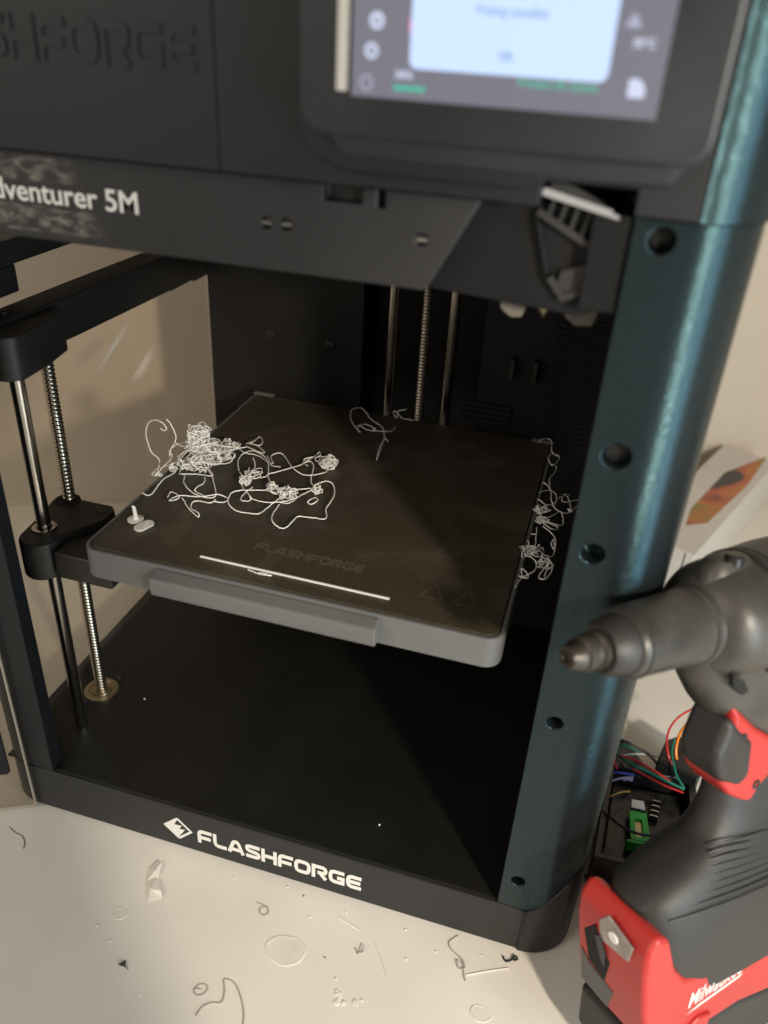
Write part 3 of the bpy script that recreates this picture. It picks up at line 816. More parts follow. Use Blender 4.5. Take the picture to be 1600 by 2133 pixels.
# top cover with raised letters, seam and the step beside the screen
cov = arc(PX1-CR, CR-8, CR, -90, 0, 14) + [(PX1, YB), (PX0, YB)] + arc(PX0+CR, CR-8, CR, 180, 270, 14)
mb = MB(); mb.prism(cov, 423.2, 560, 'z')
cutc = MB(); cutc.box(162.2, 162.7, -12, -7.0, 400, 600); cutc.box(280.5, 312.5, -20, 34, 415, 431.5)
cover = mb.build('top_cover', 'cover_plastic', printer, bevel=1.4, cuts=cutc)
logo_on('raised_letter', 'cover_plastic', cover, (28.5, -8, 454.8), X, Z, -Y, 127.0, 15.0, thick=0.7, w=0.2, relief=True)
mb = MB(); mb.prism([(188.5, 600), (191.5, 449), (198, 434), (212, 428.5), (275, 428.5), (284, 432), (322, 433), (330, 444), (330, 600)], -12.5, -7.5, 'y')
mb.build('screen_mount', 'cover_plastic', cover, bevel=1.5)
# painted corner of the cover on the right
mb = MB()
rings = []
for z_ in (423.3, 424.3, 558):
    ring = []
    for (x, y) in [(333.5, -8.0)] + arc(331, 19, 27, -84, 0, 16) + [(358, 320)]:
        dx, dy = (x-331, y-19) if y < 19 else (1, 0)
        l = math.hypot(dx, dy) or 1
        ring.append((x + dx/l*0.7, y + dy/l*0.7, z_))
    ring += [(352, 320, z_), (352, 20, z_), (333.5, -2, z_)]
    rings.append(ring)
mb.loft(rings)
mb.build('cover_corner', 'flake_paint', cover)

# touch screen ----------------------------------------------------------------
mb = MB(); mb.prism(rrect(200, 331, 441, 560, 9), -25, -18, 'y')
screen = mb.build('touch_screen', 'bezel', printer, bevel=2.0, seg=3)
mb = MB(); mb.loft([[(p[0], -18.05, p[1]) for p in rrect(202, 329, 442, 556, 8)],
                    [(p[0], -12.6, p[1]) for p in rrect(206, 326, 434, 556, 8)]])
mb.build('screen_back', 'bezel', screen)
def on_screen(name, m, poly, lift=0.0):
    mb = MB(); put_flat(mb, poly, [tuple(range(len(poly)))], (0, -25.05, 0), X, Z, -Y, lift)
    return mb.build(name, m, screen, smooth=False)
on_screen('display', 'screen_back', [(218.4, 453.2), (312.8, 453.2), (312.8, 530), (218.4, 530)], 0.05)
on_screen('edge_glare', 'paper_white', [(213.3, 454.4), (216.9, 454.4), (217.4, 530), (213.8, 530)], 0.08)  # glare on the screen's glass edge, put in as a pale strip
on_screen('message_box', 'screen_popup', arc(239.5, 464.6, 2.6, 180, 270, 5) + arc(294.5, 464.6, 2.6, 270, 360, 5) + [(297.1, 530), (236.9, 530)], 0.12)
on_screen('red_accent', 'screen_pink', [(236.2, 471.5), (236.9, 471.5), (236.9, 475.5), (236.2, 475.5)], 0.13)
SO = lambda x, z: (x, -25.05, z)
text_on('message_text', 'Printing cancelled.', 'screen_text', screen, SO(256.4, 476.4), X, Z, -Y, 21.5, 3.4, lift=0.16, bold=0.01)
text_on('button_text', 'OK', 'screen_text', screen, SO(264.3, 465.7), X, Z, -Y, 4.6, 2.6, lift=0.16, bold=0.02)
text_on('percent_text', '38%', 'screen_icon', screen, SO(232.5, 459.0), X, Z, -Y, 5.8, 2.3, lift=0.16, bold=0.02)
on_screen('progress_bar', 'screen_green', [(232.2, 455.7), (242.4, 455.7), (242.4, 457.2), (232.2, 457.2)], 0.12)
text_on('time_text', 'Printing 0h 53min', 'screen_green', screen, SO(271.3, 458.6), X, Z, -Y, 23.6, 3.0, lift=0.16, bold=0.02)
text_on('temperature_text', '30\u00b0C', 'screen_icon', screen, SO(302.6, 471.4), X, Z, -Y, 6.2, 2.6, lift=0.16, bold=0.03)
def ring_icon(cx, cz, r, w, m):
    mb = MB(); vs, fs = stroke_poly([(cx + r*math.cos(a*math.pi/10), cz + r*math.sin(a*math.pi/10)) for a in range(20)], w, closed=True)
    put_flat(mb, vs, fs, SO(0, 0), X, Z, -Y, 0.12)
    vs, fs = stroke_poly([(cx - r*0.25, cz - r*0.3), (cx, cz + r*0.35), (cx + r*0.3, cz - r*0.2)], w*0.5)
    put_flat(mb, vs, fs, SO(0, 0), X, Z, -Y, 0.13)
    mb.build('icon', m, screen, smooth=False)
ring_icon(226.0, 474.2, 1.75, 1.2, 'screen_icon'); ring_icon(224.6, 466.1, 1.75, 1.0, 'screen_icon'); ring_icon(223.3, 457.2, 2.0, 0.55, 'screen_icon_dim')
on_screen('icon', 'screen_icon_dim', [(299.4, 476.4), (304.2, 476.4), (301.8, 480.2)], 0.12)
on_screen('icon', 'screen_icon', [(303.4, 458.7), (308.2, 458.7), (308.2, 461.6), (306.4, 463.6), (303.4, 463.6)], 0.12)

# tool head parked at the right, behind the cut-out
mb = MB(); mb.prism([(240, 385.5), (300, 382), (309, 388), (310, 421.5), (250, 421.5), (240, 400)], 9, 62, 'y')
head = mb.build('tool_head', 'head_shaded', printer, bevel=1.5)
mb = MB(); mb.prism([(280.6, 425.2), (307.8, 419.6), (307.6, 420.9), (280.6, 426.6)], 1.0, 8.5, 'y')
mb.build('light_strip', 'led_white', head, bevel=0.2)
mb = MB(); mb.prism([(282.5, 427), (283, 432), (300, 424.5), (306, 421.9)], 4.5, 9, 'y')
mb.build('strip_cover', 'head_grey', head, bevel=0.3)
for k in range(5):
    x_ = 284.2 + k*4.3
    mb = MB(); mb.prism([(x_, 423.6 - k*0.9), (x_+1.3, 423.3 - k*0.9), (x_+0.5 - 1.2, 417.0 - k*1.9), (x_-1.8, 417.2 - k*1.9)], 5.5, 9.2, 'y')
    mb.build('fin', 'head_grey', head, bevel=0.2)
mb = MB()
vs, fs = stroke_poly([(279.5, 419.0), (302.3, 407.6), (302.0, 403.5), (300.0, 393.0), (293, 389.5), (287, 396.5)], 2.3)
n_ = len(vs); mb.add([(p[0], 5.0, p[1]) for p in vs] + [(p[0], 9.2, p[1]) for p in vs],
                     [tuple(f) for f in fs] + [(i, i+1, n_+i+1, n_+i) for i in range(n_-1)])
mb.build('head_bracket', 'head_grey', head, smooth=False)
mb = MB(); mb.prism([(291, 399), (300.5, 402.5), (299, 391.5), (288.5, 390.5)], 6.4, 9.3, 'y')
mb.build('head_plate', 'head_grey', head, bevel=0.4)
for (x0, x1, zz) in ((265.5, 277.5, 371.6), (292, 306.5, 371.8)):
    mb = MB(); mb.prism([(x0, zz+10), (x0+1.5, zz+2.5), (x0+6, zz-0.6), (x1-1.5, zz), (x1, zz+4.5), (x1, zz+10)], 33, 50, 'y')
    mb.build('air_duct', 'duct_grey', head, bevel=0.8)
mb = MB(); mb.lathe([(380, 4.5), (376, 4.5), (372.5, 1.6), (371, 0.6)], (284.5, 40, 0), 'z', 16)
mb.build('nozzle', 'brass', head)
mb = MB(); mb.box(299, 312.8, 2, 30, 387, 421.4)
mb.build('beam_end', 'head_shaded', printer, bevel=0.8)  # darker than the beam, shade put into its colour
mb = MB(); mb.lathe([(-0.1, 0.9), (2, 0.9)], (313.5, -1.0, 422), 'y', 10)

# clear side panel on the left
mb = MB(); mb.box(-24.5, -22.3, 41, 328, 39.3, 345)
side = mb.build('side_panel', 'acrylic', printer, smooth=False)
film('streak', 'panel_reflection', side, [(-22.2, 146, 252), (-22.2, 158, 250), (-22.2, 214, 275), (-22.2, 206, 282)])  # panel reflections painted as two pale streaks
film('streak', 'panel_reflection', side, [(-22.2, 188, 230), (-22.2, 218, 226), (-22.2, 246, 247), (-22.2, 234, 253)])
# clear door standing open at the left
hd = Vector((-0.89, -0.45)); hn = Vector((0.45, -0.89))
def dpt(s, off): p = Vector((-1.5, -1.2)) + hd*s + hn*off; return (p.x, p.y)
mb = MB(); mb.prism([dpt(0, 0), dpt(290, 0), dpt(290, 3), dpt(0, 3)], 4.0, 430, 'z')
door = mb.build('door', 'acrylic', printer, bevel=0.5)
mb = MB(); mb.prism([dpt(-0.4, 0.2), dpt(0.5, 0.2), dpt(0.5, 2.8), dpt(-0.4, 2.8)], 4.2, 430, 'z')
mat('edge_light', (0.52, 0.44, 0.35), 0.35)
mb.build('door_edge', 'edge_light', door, smooth=False)
mb = MB(); mb.prism([dpt(0.5, 0.2), dpt(290, 0.2), dpt(290, 2.8), dpt(0.5, 2.8)], 3.4, 4.2, 'z')
mb.build('door_edge', 'edge_light', door, smooth=False)
mb = MB(); mb.prism([dpt(9, 3.1), dpt(60, 3.1), dpt(60, 8), dpt(9, 8)], 40, 92, 'z')
hb = mb.build('hinge_block', 'black_plastic', door, bevel=3)
for zz in (54, 72):
    c_ = dpt(18, 8.1)
    mb = MB(); mb.lathe([(0, 3.0), (1.2, 3.0), (1.6, 2.4)], (0, 0, 0), 'x', 16)
    o_ = mb.build('screw', 'screw_black', hb)
    o_.location = V3((c_[0], c_[1], zz)); o_.rotation_euler = (0, 0, math.atan2(hn.y, hn.x))

# ================================================================== filament on the bed
def wiggle(pts, amp, seed):
    rnd = random.Random(seed); out = []
    for p in pts: out.append(p + Vector((rnd.gauss(0, amp), rnd.gauss(0, amp), rnd.gauss(0, amp*0.6))))
    return out
def clump(mb, c, rx, rz, n, r, rnd, zmin=None, tall=False):
    cx, cy, cz = c
    ry = rx*0.9; hz = rz*(0.95 if tall else 0.75)
    for k in range(max(3, int(n*0.95))):
        m = rnd.randint(6, 11); pts = []
        a = rnd.uniform(0, 6.28); rad = rnd.uniform(0.2, 1.0)
        ox, oy = rnd.gauss(0, 0.35), rnd.gauss(0, 0.35)
        for i in range(m):
            a += rnd.uniform(0.5, 2.2) * (1 if k % 2 else -1); rad = min(1.0, max(0.1, rad + rnd.uniform(-.4, .4)))
            x = cx + rx*(ox*1.3 + rad*1.35*math.cos(a)); y = cy + ry*(oy*1.3 + rad*1.35*math.sin(a))
            z = cz + (hz*rnd.uniform(-1, 1) if tall else hz*abs(rnd.gauss(0.35, 0.55)))
            if zmin: z = max(zmin, z)
            pts.append((x, y, z))
        if k % 3:
            # loose random walk: kinks and crossings instead of rings
            q = Vector(pts[0]); dr = Vector((rnd.gauss(0, 1), rnd.gauss(0, 1), rnd.gauss(0, .6))).normalized(); pts = []
            for i in range(m+3):
                dr = (dr + Vector((rnd.gauss(0, .9), rnd.gauss(0, .9), rnd.gauss(0, .8)))).normalized()
                pull = Vector(((cx-q.x)/max(rx, 1), (cy-q.y)/max(ry, 1), (cz+(0 if tall else hz*.5)-q.z)/max(hz, 1)))
                q = q + (dr + pull*0.45)*rx*rnd.uniform(.2, .95)
                if zmin and q.z < zmin: q.z = zmin + rnd.uniform(0, .6)
                pts.append(tuple(q))
        mb.tube(smooth_pts(pts, 4), r*rnd.uniform(.6, 1.2), 5)
def tangle(name, label, strands, clumps, r, zmin, seed, m='filament_white'):
    rnd = random.Random(seed); mb = MB()
    for i, s in enumerate(strands):
        p = smooth_pts(s, 6)
        mb.tube(wiggle(p, 0.12, seed*100+i), r, 6)
    for (x, y, z, rx, rz, n, tall) in clumps:
        clump(mb, (x, y, z), rx, rz, n, r*0.85, rnd, None if tall else zmin, bool(tall))
    return tag(mb.build(name, m), label, 'filament')
tangle('filament_tangle', 'large knotted tangle of white filament sprawling over the left of the print bed', TANGLE_MAIN, CLUMPS_MAIN, 0.36, 219.4, 1)
tangle('filament_tangle', 'white filament tangle spilling over the right edge of the print bed', TANGLE_HANG, CLUMPS_HANG, 0.32, 190, 2)
tangle('filament_strand', 'thin looped white filament strand near the back edge of the print bed', TANGLE_BACK, CLUMPS_BACK, 0.38, 219.4, 3)
tangle('filament_strand', 'tiny curl of white filament at the foot of the rear lead screw', TANGLE_CURL, [], 0.38, 219.4, 4)
mb = MB(); mb.prism([(122.7, 25.5), (230.0, 24.6), (230.3, 26.0), (122.8, 26.8)], 219.0, 219.75, 'z')
tag(mb.build('filament_line', 'filament_white', bevel=0.25), 'straight white filament line along the front of the print bed', 'filament')
mb = MB(); mb.tube(smooth_pts([(152, 23.6, 219.5), (156, 22.6, 219.6), (159, 21.6, 219.8), (163, 21.2, 220.4), (166, 22.6, 219.7), (161, 23.3, 219.6), (157, 21.8, 219.6)], 6), 0.3, 6)
tag(mb.build('filament_strand', 'filament_white'), 'tiny stray white loop touching the straight filament line', 'filament')
# small failed print
fp = thing('failed_print', 'small white printed pin on a round base beside a flat tag, front left of bed', 'printed part', (71, 47, 219))
mat('print_translucent', (0.70, 0.67, 0.64), 0.35)
def on_bed(mb): return mb
mb = MB(); mb.lathe([(0.05, 4.7), (0.7, 4.7), (1.0, 4.2)], (0, 0, 0), 'z', 28); mb.build('base_disc', 'print_translucent', fp)
mb = MB(); mb.tube([(0.3, 0, 0.9), (0.2, 0, 3.0), (-0.1, 0.2, 5.6), (-0.5, 0.4, 8.0), (-1.4, 0.4, 8.8)], [1.9, 1.2, 1.1, 1.05, 0.8], 12); mb.build('pin', 'print_white', fp)
tg = [(8.4 + p[0]*math.cos(0.35) - p[1]*math.sin(-0.35), -5.0 + p[0]*math.sin(-0.35) + p[1]*math.cos(0.35)) for p in rrect(-3.4, 3.4, -6.2, 6.2, 3.2)]
mb = MB(); mb.prism(tg, 0.05, 1.5, 'z'); tgo = mb.build('flat_tag', 'print_translucent', fp, bevel=0.35)
mb = MB()
for k in range(3): mb.box(8.0 + k*0.25, 10.4 + k*0.25, -2.6 - k*2.4, -2.1 - k*2.4, 1.3, 1.65)
mb.build('raised_line', 'print_white', tgo)
# specks on the floor of the chamber
for i, (x, y, r_, lb) in enumerate([(38.5, 78.5, 0.9, 'grey crumb of plastic on the chamber floor beside the bearing plate'),
                                    (233, 29, 0.7, 'bright white speck on the chamber floor above the end of the logo')]):
    mb = MB(); mb.lathe([(39.05, r_*0.8), (39.6, r_), (40.0, r_*0.5)], (x, y, 0), 'z', 7)
    tag(mb.build('plastic_crumb', 'filament_grey' if i == 0 else 'filament_white', smooth=False), lb, 'crumb')

# ================================================================== cordless tool leaning at the right
drill = thing('impact_driver', 'red and black cordless impact driver with grey metal nose, beside the right post', 'power tool')
DR = Matrix(((-0.7186656, 0.68948171, -0.0901927), (-0.69031767, -0.69184584, 0.21168574), (0.083554, 0.21439288, 0.97316721)))
drill.matrix_world = Matrix.Translation(V3((402.2, -35.7, 14.8))) @ DR.to_4x4()
def sup(cx, z, hl, hw, e=2.6, n=32, cy=0):
    ring = []
    for j in range(n):
        a = 2*math.pi*j/n; c, s = math.cos(a), math.sin(a)
        ring.append((cx + hl*math.copysign(abs(c)**(2/e), c), cy + hw*math.copysign(abs(s)**(2/e), s), z))
    return ring
ZA = 246
mb = MB(); mb.lathe([(-38, 27), (-36, 27.5), (-12, 27.5), (-4, 27.0), (2, 26.2), (7, 24.0), (10, 20.5), (11.5, 17.4), (14, 16.8), (30, 16.2), (50, 15.4), (54.5, 14.8), (55.5, 13.8)], (0, 0, ZA), 'x', 48)
gear = mb.build('gear_housing', 'tool_grey', drill)
mb = MB(); mb.lathe([(55.2, 13.4), (57, 13.2), (63, 12.2), (66, 10.2)], (0, 0, ZA), 'x', 36)
mb.build('collar', 'tool_black', gear)
mb = MB(); mb.lathe([(65.5, 7.8), (68.5, 8.0), (69.5, 6.6), (71.5, 6.4), (72.5, 7.8), (76, 7.6), (77, 6.4), (80, 6.0), (83, 4.6), (83.2, 2.6), (82, 2.2)], (0, 0, ZA), 'x', 32)
mb.build('collet', 'tool_grey', gear).data.materials[0] = mat('collet_metal', (0.055, 0.048, 0.040), 0.42, 0.5, var=0.3, var_scale=120)
mb = MB(); mb.lathe([(-21, 28.6), (-19, 29.2), (-16.5, 29.2), (-15, 28.4)], (0, 0, ZA), 'x', 48)
mb.build('seam_ring', 'tool_black', gear)
mb = MB(); mb.lathe([(-115, 24), (-112, 28), (-95, 31), (-38, 30.5), (-22, 29)], (0, 0, ZA), 'x', 40)
mb.build('motor_housing', 'tool_grey', drill)
mb = MB(); mb.lathe([(13.2, 17.2), (13.6, 17.7), (15.4, 17.6), (16.0, 16.8)], (0, 0, ZA), 'x', 48); mb.build('nose_ring', 'tool_grey', gear)
mb = MB(); mb.lathe([(50.4, 15.3), (50.7, 15.75), (51.6, 15.7), (52.0, 15.2)], (0, 0, ZA), 'x', 48); mb.build('nose_ring', 'tool_black', gear)
# clip boss with its screw on top of the gear case
mb = MB(); mb.loft([sup(-4, ZA+18, 15, 9), sup(-4, ZA+26.5, 13, 8), sup(-4, ZA+29, 10, 6)]); mb.build('boss', 'tool_grey', gear)
mb = MB(); mb.lathe([(ZA+27, 4.2), (ZA+30.5, 4.2), (ZA+31.6, 3.0)], (-3, 4, 0), 'z', 18); mb.build('screw', 'screw_black', gear)
mb = MB(); mb.prism([(7, ZA-16), (-1, ZA-21), (-5, ZA-27), (-1, ZA-28), (6, ZA-22)], 18, 20.5, 'y'); mb.build('vent_notch', 'hole_black', gear)
# neck between head and grip, grey above, red shell below
mb = MB(); mb.loft([sup(-30, 236, 45, 22), sup(-31, 222, 44, 20), sup(-38, 207, 42, 17, cy=1), sup(-48, 194, 40, 14.5, cy=1), sup(-60, 182, 34, 12, cy=1)]); mb.build('neck', 'tool_grey', drill)
mb = MB()
dx_ = -19
side_poly = [(x + dx_, z) for x, z in [(14, 209), (-5, 192), (-25, 179), (-45, 170), (-75, 165), (-78, 138), (-50, 141), (-25, 145), (-7, 150), (7, 159), (15, 168), (11, 182)]]
mb.prism(side_poly, -8, 16, 'y'); mb.build('red_shell', 'tool_red', drill, bevel=3.5, seg=4)
mb = MB(); mb.prism([(x + dx_, z) for x, z in [(16, 204), (8, 196), (-3, 187), (-5, 168), (2, 162), (17, 170), (23, 184)]], -6, 17.2, 'y')
mb.build('trigger', 'tool_black', drill, bevel=4.5, seg=4)
for (sx, sz) in ((-30, 160), (-62, 152), (-14, 190)):
    mb = MB(); mb.lathe([(14.5, 2.6), (16.3, 2.6), (16.5, 2.0), (16.5, 1.2), (15.6, 1.1)], (sx, 0, sz), 'y', 14); mb.build('screw', 'screw_black', drill)
rings = [sup(-50, 166, 37, 12, cy=4), sup(-48, 150, 36, 13.5, cy=4), sup(-45, 140, 35, 15, cy=4), sup(-39, 131, 38, 16.5, cy=5), sup(-31, 124, 46, 18.5, 3, cy=5), sup(-26, 117, 54, 20.5, 3, cy=5), sup(-24, 110, 59, 22.5, 3, cy=4.5), sup(-26, 96, 60, 23.5, 3.2, cy=5), sup(-28, 78, 60, 24.5, 3.4, cy=5), sup(-30, 60, 58, 24, 3.4, cy=5)]
mb = MB(); mb.loft(rings); grip = mb.build('grip', 'tool_black', drill)
for k in range(9):
    zz = 108 + k*3.3
    hl, hw = 36 + max(0, (129-zz))*1.7, 20.6 + max(0, (131-zz))*0.33
    a0, a1 = 45, 120
    pts = []
    for j in range(9):
        a = math.radians(a0 + (a1-a0)*j/8); c, s = math.cos(a), math.sin(a); e = 3.0
        pts.append((-32 + hl*math.copysign(abs(c)**(2/e), c), hw*abs(s)**(2/e)*1.0, zz + 2.5*math.sin(j*0.6)))
    mb = MB(); mb.tube(pts, 0.45, 6); mb.build('grip_rib', 'tool_black', grip)
# red foot
foot_poly = [(37, 109), (43, 101), (43, 88), (39, 62), (34, 40), (20, 33), (-30, 36), (-95, 26), (-104, 34), (-100, 58), (-50, 66), (-10, 74), (2, 71.5), (14, 74), (22, 84), (29, 104)]
mb = MB(); mb.prism(foot_poly, -18, 28.5, 'y')
foot = mb.build('foot', 'tool_red', drill, bevel=3.5, seg=3)
def ff(poly, x0, x1, name, m, bevel=0.5):
    """piece on the sloping front of the foot; poly in (y, z)"""
    mb = MB(); n = len(poly)
    fx = lambda z: 39 + (z-62)*0.155 if z > 62 else 34 + (z-40)*0.227
    mb.add([(fx(p[1])+x0, p[0], p[1]) for p in poly] + [(fx(p[1])+x1, p[0], p[1]) for p in poly],
           [tuple(range(n)), tuple(range(n, 2*n))] + [(i, (i+1) % n, n+(i+1) % n, n+i) for i in range(n)])
    return mb.build(name, m, foot, bevel=bevel)
ff([(5, 106), (-1, 98), (-0.5, 86), (18, 89), (21, 100)], -1, 0.5, 'light_lens', 'lens_clear', 0.6)
ff([(9 + 3.2*math.cos(q*math.pi/5), 96 + 3.2*math.sin(q*math.pi/5)) for q in range(10)], 0.2, 1.2, 'light_bulb', 'filament_white', 0.5)
ff([(-4, 92), (-12, 82), (-9, 64), (2, 60), (6, 76), (0, 84)], -1, 0.45, 'front_recess', 'hole_black', 0.5)
ff([(-3, 87), (0, 89), (4, 81), (3, 71), (0, 75)], 0.5, 1.4, 'release_tab', 'head_grey', 0.3)
ff([(-14.5, 68), (-16.5, 43), (2, 41), (8, 58), (-8, 62)], -1, 0.5, 'label_plate', 'label_dark', 0.4)
# battery under the foot
mb = MB(); mb.prism([(30, 32), (30, 6), (24, 0), (-92, 0), (-98, 8), (-96, 24), (-30, 35), (18, 32.5)], -22, 27, 'y')
batt = mb.build('battery', 'tool_black', drill, bevel=4, seg=3)
mb = MB(); mb.prism([(12, 40), (12, 28), (-4, 30), (-8, 44), (2, 46)], 26, 30.5, 'y'); mb.build('battery_latch', 'tool_red', batt, bevel=1.5)
mb = MB(); mb.lathe([(27, 3), (31.2, 3), (31.2, 1.4), (30, 1.2)], (4, 0, 37), 'y', 16); mb.build('battery_screw', 'tool_grey', batt)
# script lettering on the near side of the foot
ul = Vector((-0.993, 0, 0.118)); vl = Vector((0.118, 0, 0.993))
o0 = Vector((9, 28.5, 50))
text_on('script_lettering', 'Milwaukee', 'print_white', foot, o0 + vl*4.0, ul, vl, Y, 38, 9.0, lift=0.25, bold=0.006, shear=0.35, spacing=1.0)
mb = MB(); put_flat(mb, [(-1.5, 0.6), (36, 1.6), (39, 3.0), (8, 2.2)], [(0, 1, 2, 3)], o0, ul, vl, Y, 0.25)
mb.build('script_underline', 'print_white', foot, smooth=False)

# ================================================================== electronics behind the tool
kit = thing('circuit_board', 'black circuit board box with green module and coloured wires beside the printer', 'electronics')
mb = MB(); mb.prism([(366, 60), (434, 62), (432, 150), (372, 146)], 0.3, 26, 'z')
cutk = MB(); cutk.prism([(371, 65), (428, 67), (426.5, 145), (376.5, 141)], 6, 40, 'z')
tray = mb.build('tray', 'pcb_black', kit, bevel=1.0, cuts=cutk)
mb = MB(); mb.prism([(374, 70), (424, 71), (423, 138), (378, 135)], 13, 15, 'z'); mb.build('main_board', 'pcb_black', kit, bevel=0.3)
gm = MB(); gm.prism([(389.5, 83), (402.5, 84.5), (399, 108.5), (387.5, 107)], 22, 24, 'z')
cg = MB(); cg.prism([(393, 86.5), (397.5, 87), (396.0, 101), (391.5, 100.5)], 15, 30, 'z')
mod = gm.build('green_module', 'pcb_green', kit, bevel=0.3, cuts=cg)
mb = MB(); mb.prism([(392.8, 86.2), (397.8, 86.7), (396.2, 101.3), (391.2, 100.8)], 19.5, 22.5, 'z'); mb.build('connector', 'brass', mod, bevel=0.5)
mb = MB(); mb.prism([(388.5, 108.8), (398, 109.8), (397, 116.5), (388.5, 115.5)], 22, 25.5, 'z'); mb.build('white_plug', 'filament_white', mod, bevel=0.6)
for k in range(6):
    mb = MB(); mb.box(388.6 + k*1.7, 389.6 + k*1.7, 107.2, 109.0, 23.5, 24.6); mb.build('pin', 'hole_black', mod)
mb = MB(); mb.prism([(387.0, 80.5), (403, 82), (402.5, 84), (387, 82.5)], 14, 24, 'z'); mb.build('edge_board', 'pcb_green', kit, bevel=0.2)
for k in range(4):
    mb = MB(); mb.box(401 + k*0.6, 408 + k*0.6, 110 + k*4.5, 112 + k*4.5, 15, 18.5); mb.build('pin_header', 'pcb_black', kit, bevel=0.2)
    mb = MB(); mb.box(402 + k*0.6, 407.4 + k*0.6, 110.6 + k*4.5, 111.2 + k*4.5, 18.6, 20.2); mb.build('header_pins', 'steel', kit)
mb = MB(); mb.prism([(404, 150), (432, 140), (440, 168), (420, 180), (410, 172)], 0.3, 34, 'z'); mb.build('component_block', 'pcb_black', kit, bevel=2)
mb = MB(); mb.prism([(360, 150), (372, 176), (384, 176), (402, 150), (396, 142), (366, 138)], 0.3, 22, 'z'); mb.build('component_block', 'pcb_black', kit, bevel=2.5)
def wire(color, pts, r=0.8):
    mb = MB(); mb.tube(smooth_pts(pts, 8), r, 8); mb.build('wire', 'wire_' + color, kit)
wire('red', WIRES[0]); wire('red', WIRES[1]); wire('green', WIRES[2], 0.9); wire('green', WIRES[3]); wire('orange', WIRES[4], 1.0)
wire('red', WIRES[5]); wire('blue', WIRES[6], 0.9); wire('violet', WIRES[7]); wire('yellow', WIRES[8], 0.6); wire('purple', WIRES[9], 0.9)
wire('green', WIRES[10]); wire('white', WIRES[11], 0.5); wire('violet', WIRES[12]); wire('red', WIRES[13])
wire('black', WIRES[14], 1.1)

# white card under the electronics, loose lead
mb = MB(); mb.prism([(356, 104), (396, 100), (383, 45.5), (352, 37)], 0.05, 0.9, 'z')
tag(mb.build('card', 'paper_white', bevel=0.15), 'flat white card lying beneath the circuit board box', 'card')
mb = MB(); mb.tube(smooth_pts([(358, 80, 6), (362.5, 70, 3), (366, 62, 1.8), (372, 54, 1.6), (376, 47, 1.6)], 6), 0.6, 8)
tag(mb.build("loose_lead", "screw_black"), "thin dark lead lying across the white card", "wire")

# ================================================================== carton behind the printer
carton = thing('carton', 'white cardboard box with orange printed artwork behind the printer at right', 'box', (431, 394, 0))
cd = Vector((0.378, 0.926)); cn = Vector((-0.926, 0.378))
def cpt(a, b): p = cd*a + cn*b; return (p.x, p.y)
mb = MB(); mb.prism([cpt(0, 0), cpt(262, 0), cpt(262, 62), cpt(0, 62)], 0.2, 60, 'z')
cb = mb.build('carton_body', 'box_card', carton, bevel=0.8)
art = [(90, 255), (38, 190), (-1, 91), (-7, 55), (14, 67), (61, 170)]
mb = MB(); mb.add([(p[0], p[1], 60.15) for p in art], [tuple(range(6))]); mb.build('printed_artwork', 'box_art', carton, smooth=False)
mb = MB(); mb.prism([cpt(-0.35, 8), cpt(-0.35, 9), cpt(0.3, 9), cpt(0.3, 8)], 2, 59, 'z'); mb.build('flap_gap', 'hole_black', carton)

# ================================================================== scraps on the table
def scrap(name, label, m, mb, cat='debris', **k): return tag(mb.build(name, m, **k), label, cat)
def blob(cx, cy, r, h, seed, n=44, sq=0.8):
    rnd = random.Random(seed); rings = []
    ph = [rnd.uniform(0, 6.28) for _ in range(4)]
    rad = [1 + 0.045*math.sin(2*2*math.pi*q/n + ph[0]) + 0.035*math.sin(3*2*math.pi*q/n + ph[1]) + 0.02*math.sin(7*2*math.pi*q/n + ph[2]) for q in range(n)]
    for (k, z) in ((1.0, 0.03), (0.985, h*0.75), (0.94, h), (0.86, h*0.6), (0.74, h*0.75), (0.6, h*0.6), (0.45, h*0.75), (0.3, h*0.6), (0.15, h*0.7), (0.02, h*0.6)):
        rings.append([(cx + r*k*rad[j]*math.cos(2*math.pi*j/n), cy + r*sq*k*rad[j]*math.sin(2*math.pi*j/n), z + (rnd.uniform(-.07, .07) if 0.35 < k < 0.9 else 0)) for j in range(n)])
    mb = MB(); mb.loft(rings); return mb
scrap('dried_patch', 'broad oval dried patch on the white table below the logo', 'debris_clear', blob(198.6, -43, 12.0, 0.45, 1))
scrap('dried_patch', 'small round dried ring on the table at far left below the base', 'debris_clear', blob(94.5, -53, 4.8, 0.4, 2))
mb = MB(); rnd = random.Random(8)
for k in range(13):
    t = k/12; x, y = 233.5 + 9*t + rnd.uniform(-2, 2) + (6 if k > 9 else 0), -52 - 9*math.sin(t*2.6) + rnd.uniform(-2.5, 2.5)
    r_ = rnd.uniform(.8, 2.0)
    mb.lathe([(0.03, r_), (0.35, r_*0.9), (0.55, r_*0.45)], (x, y, 0), 'z', 9)
scrap('dried_patch', 'ragged lumpy dried smear at the bottom edge of the photo, middle', 'debris_clear', mb)
scrap('dried_patch', 'faint round dried patch near the tool shadow at bottom', 'debris_clear', blob(316, -43, 6.0, 0.4, 4))
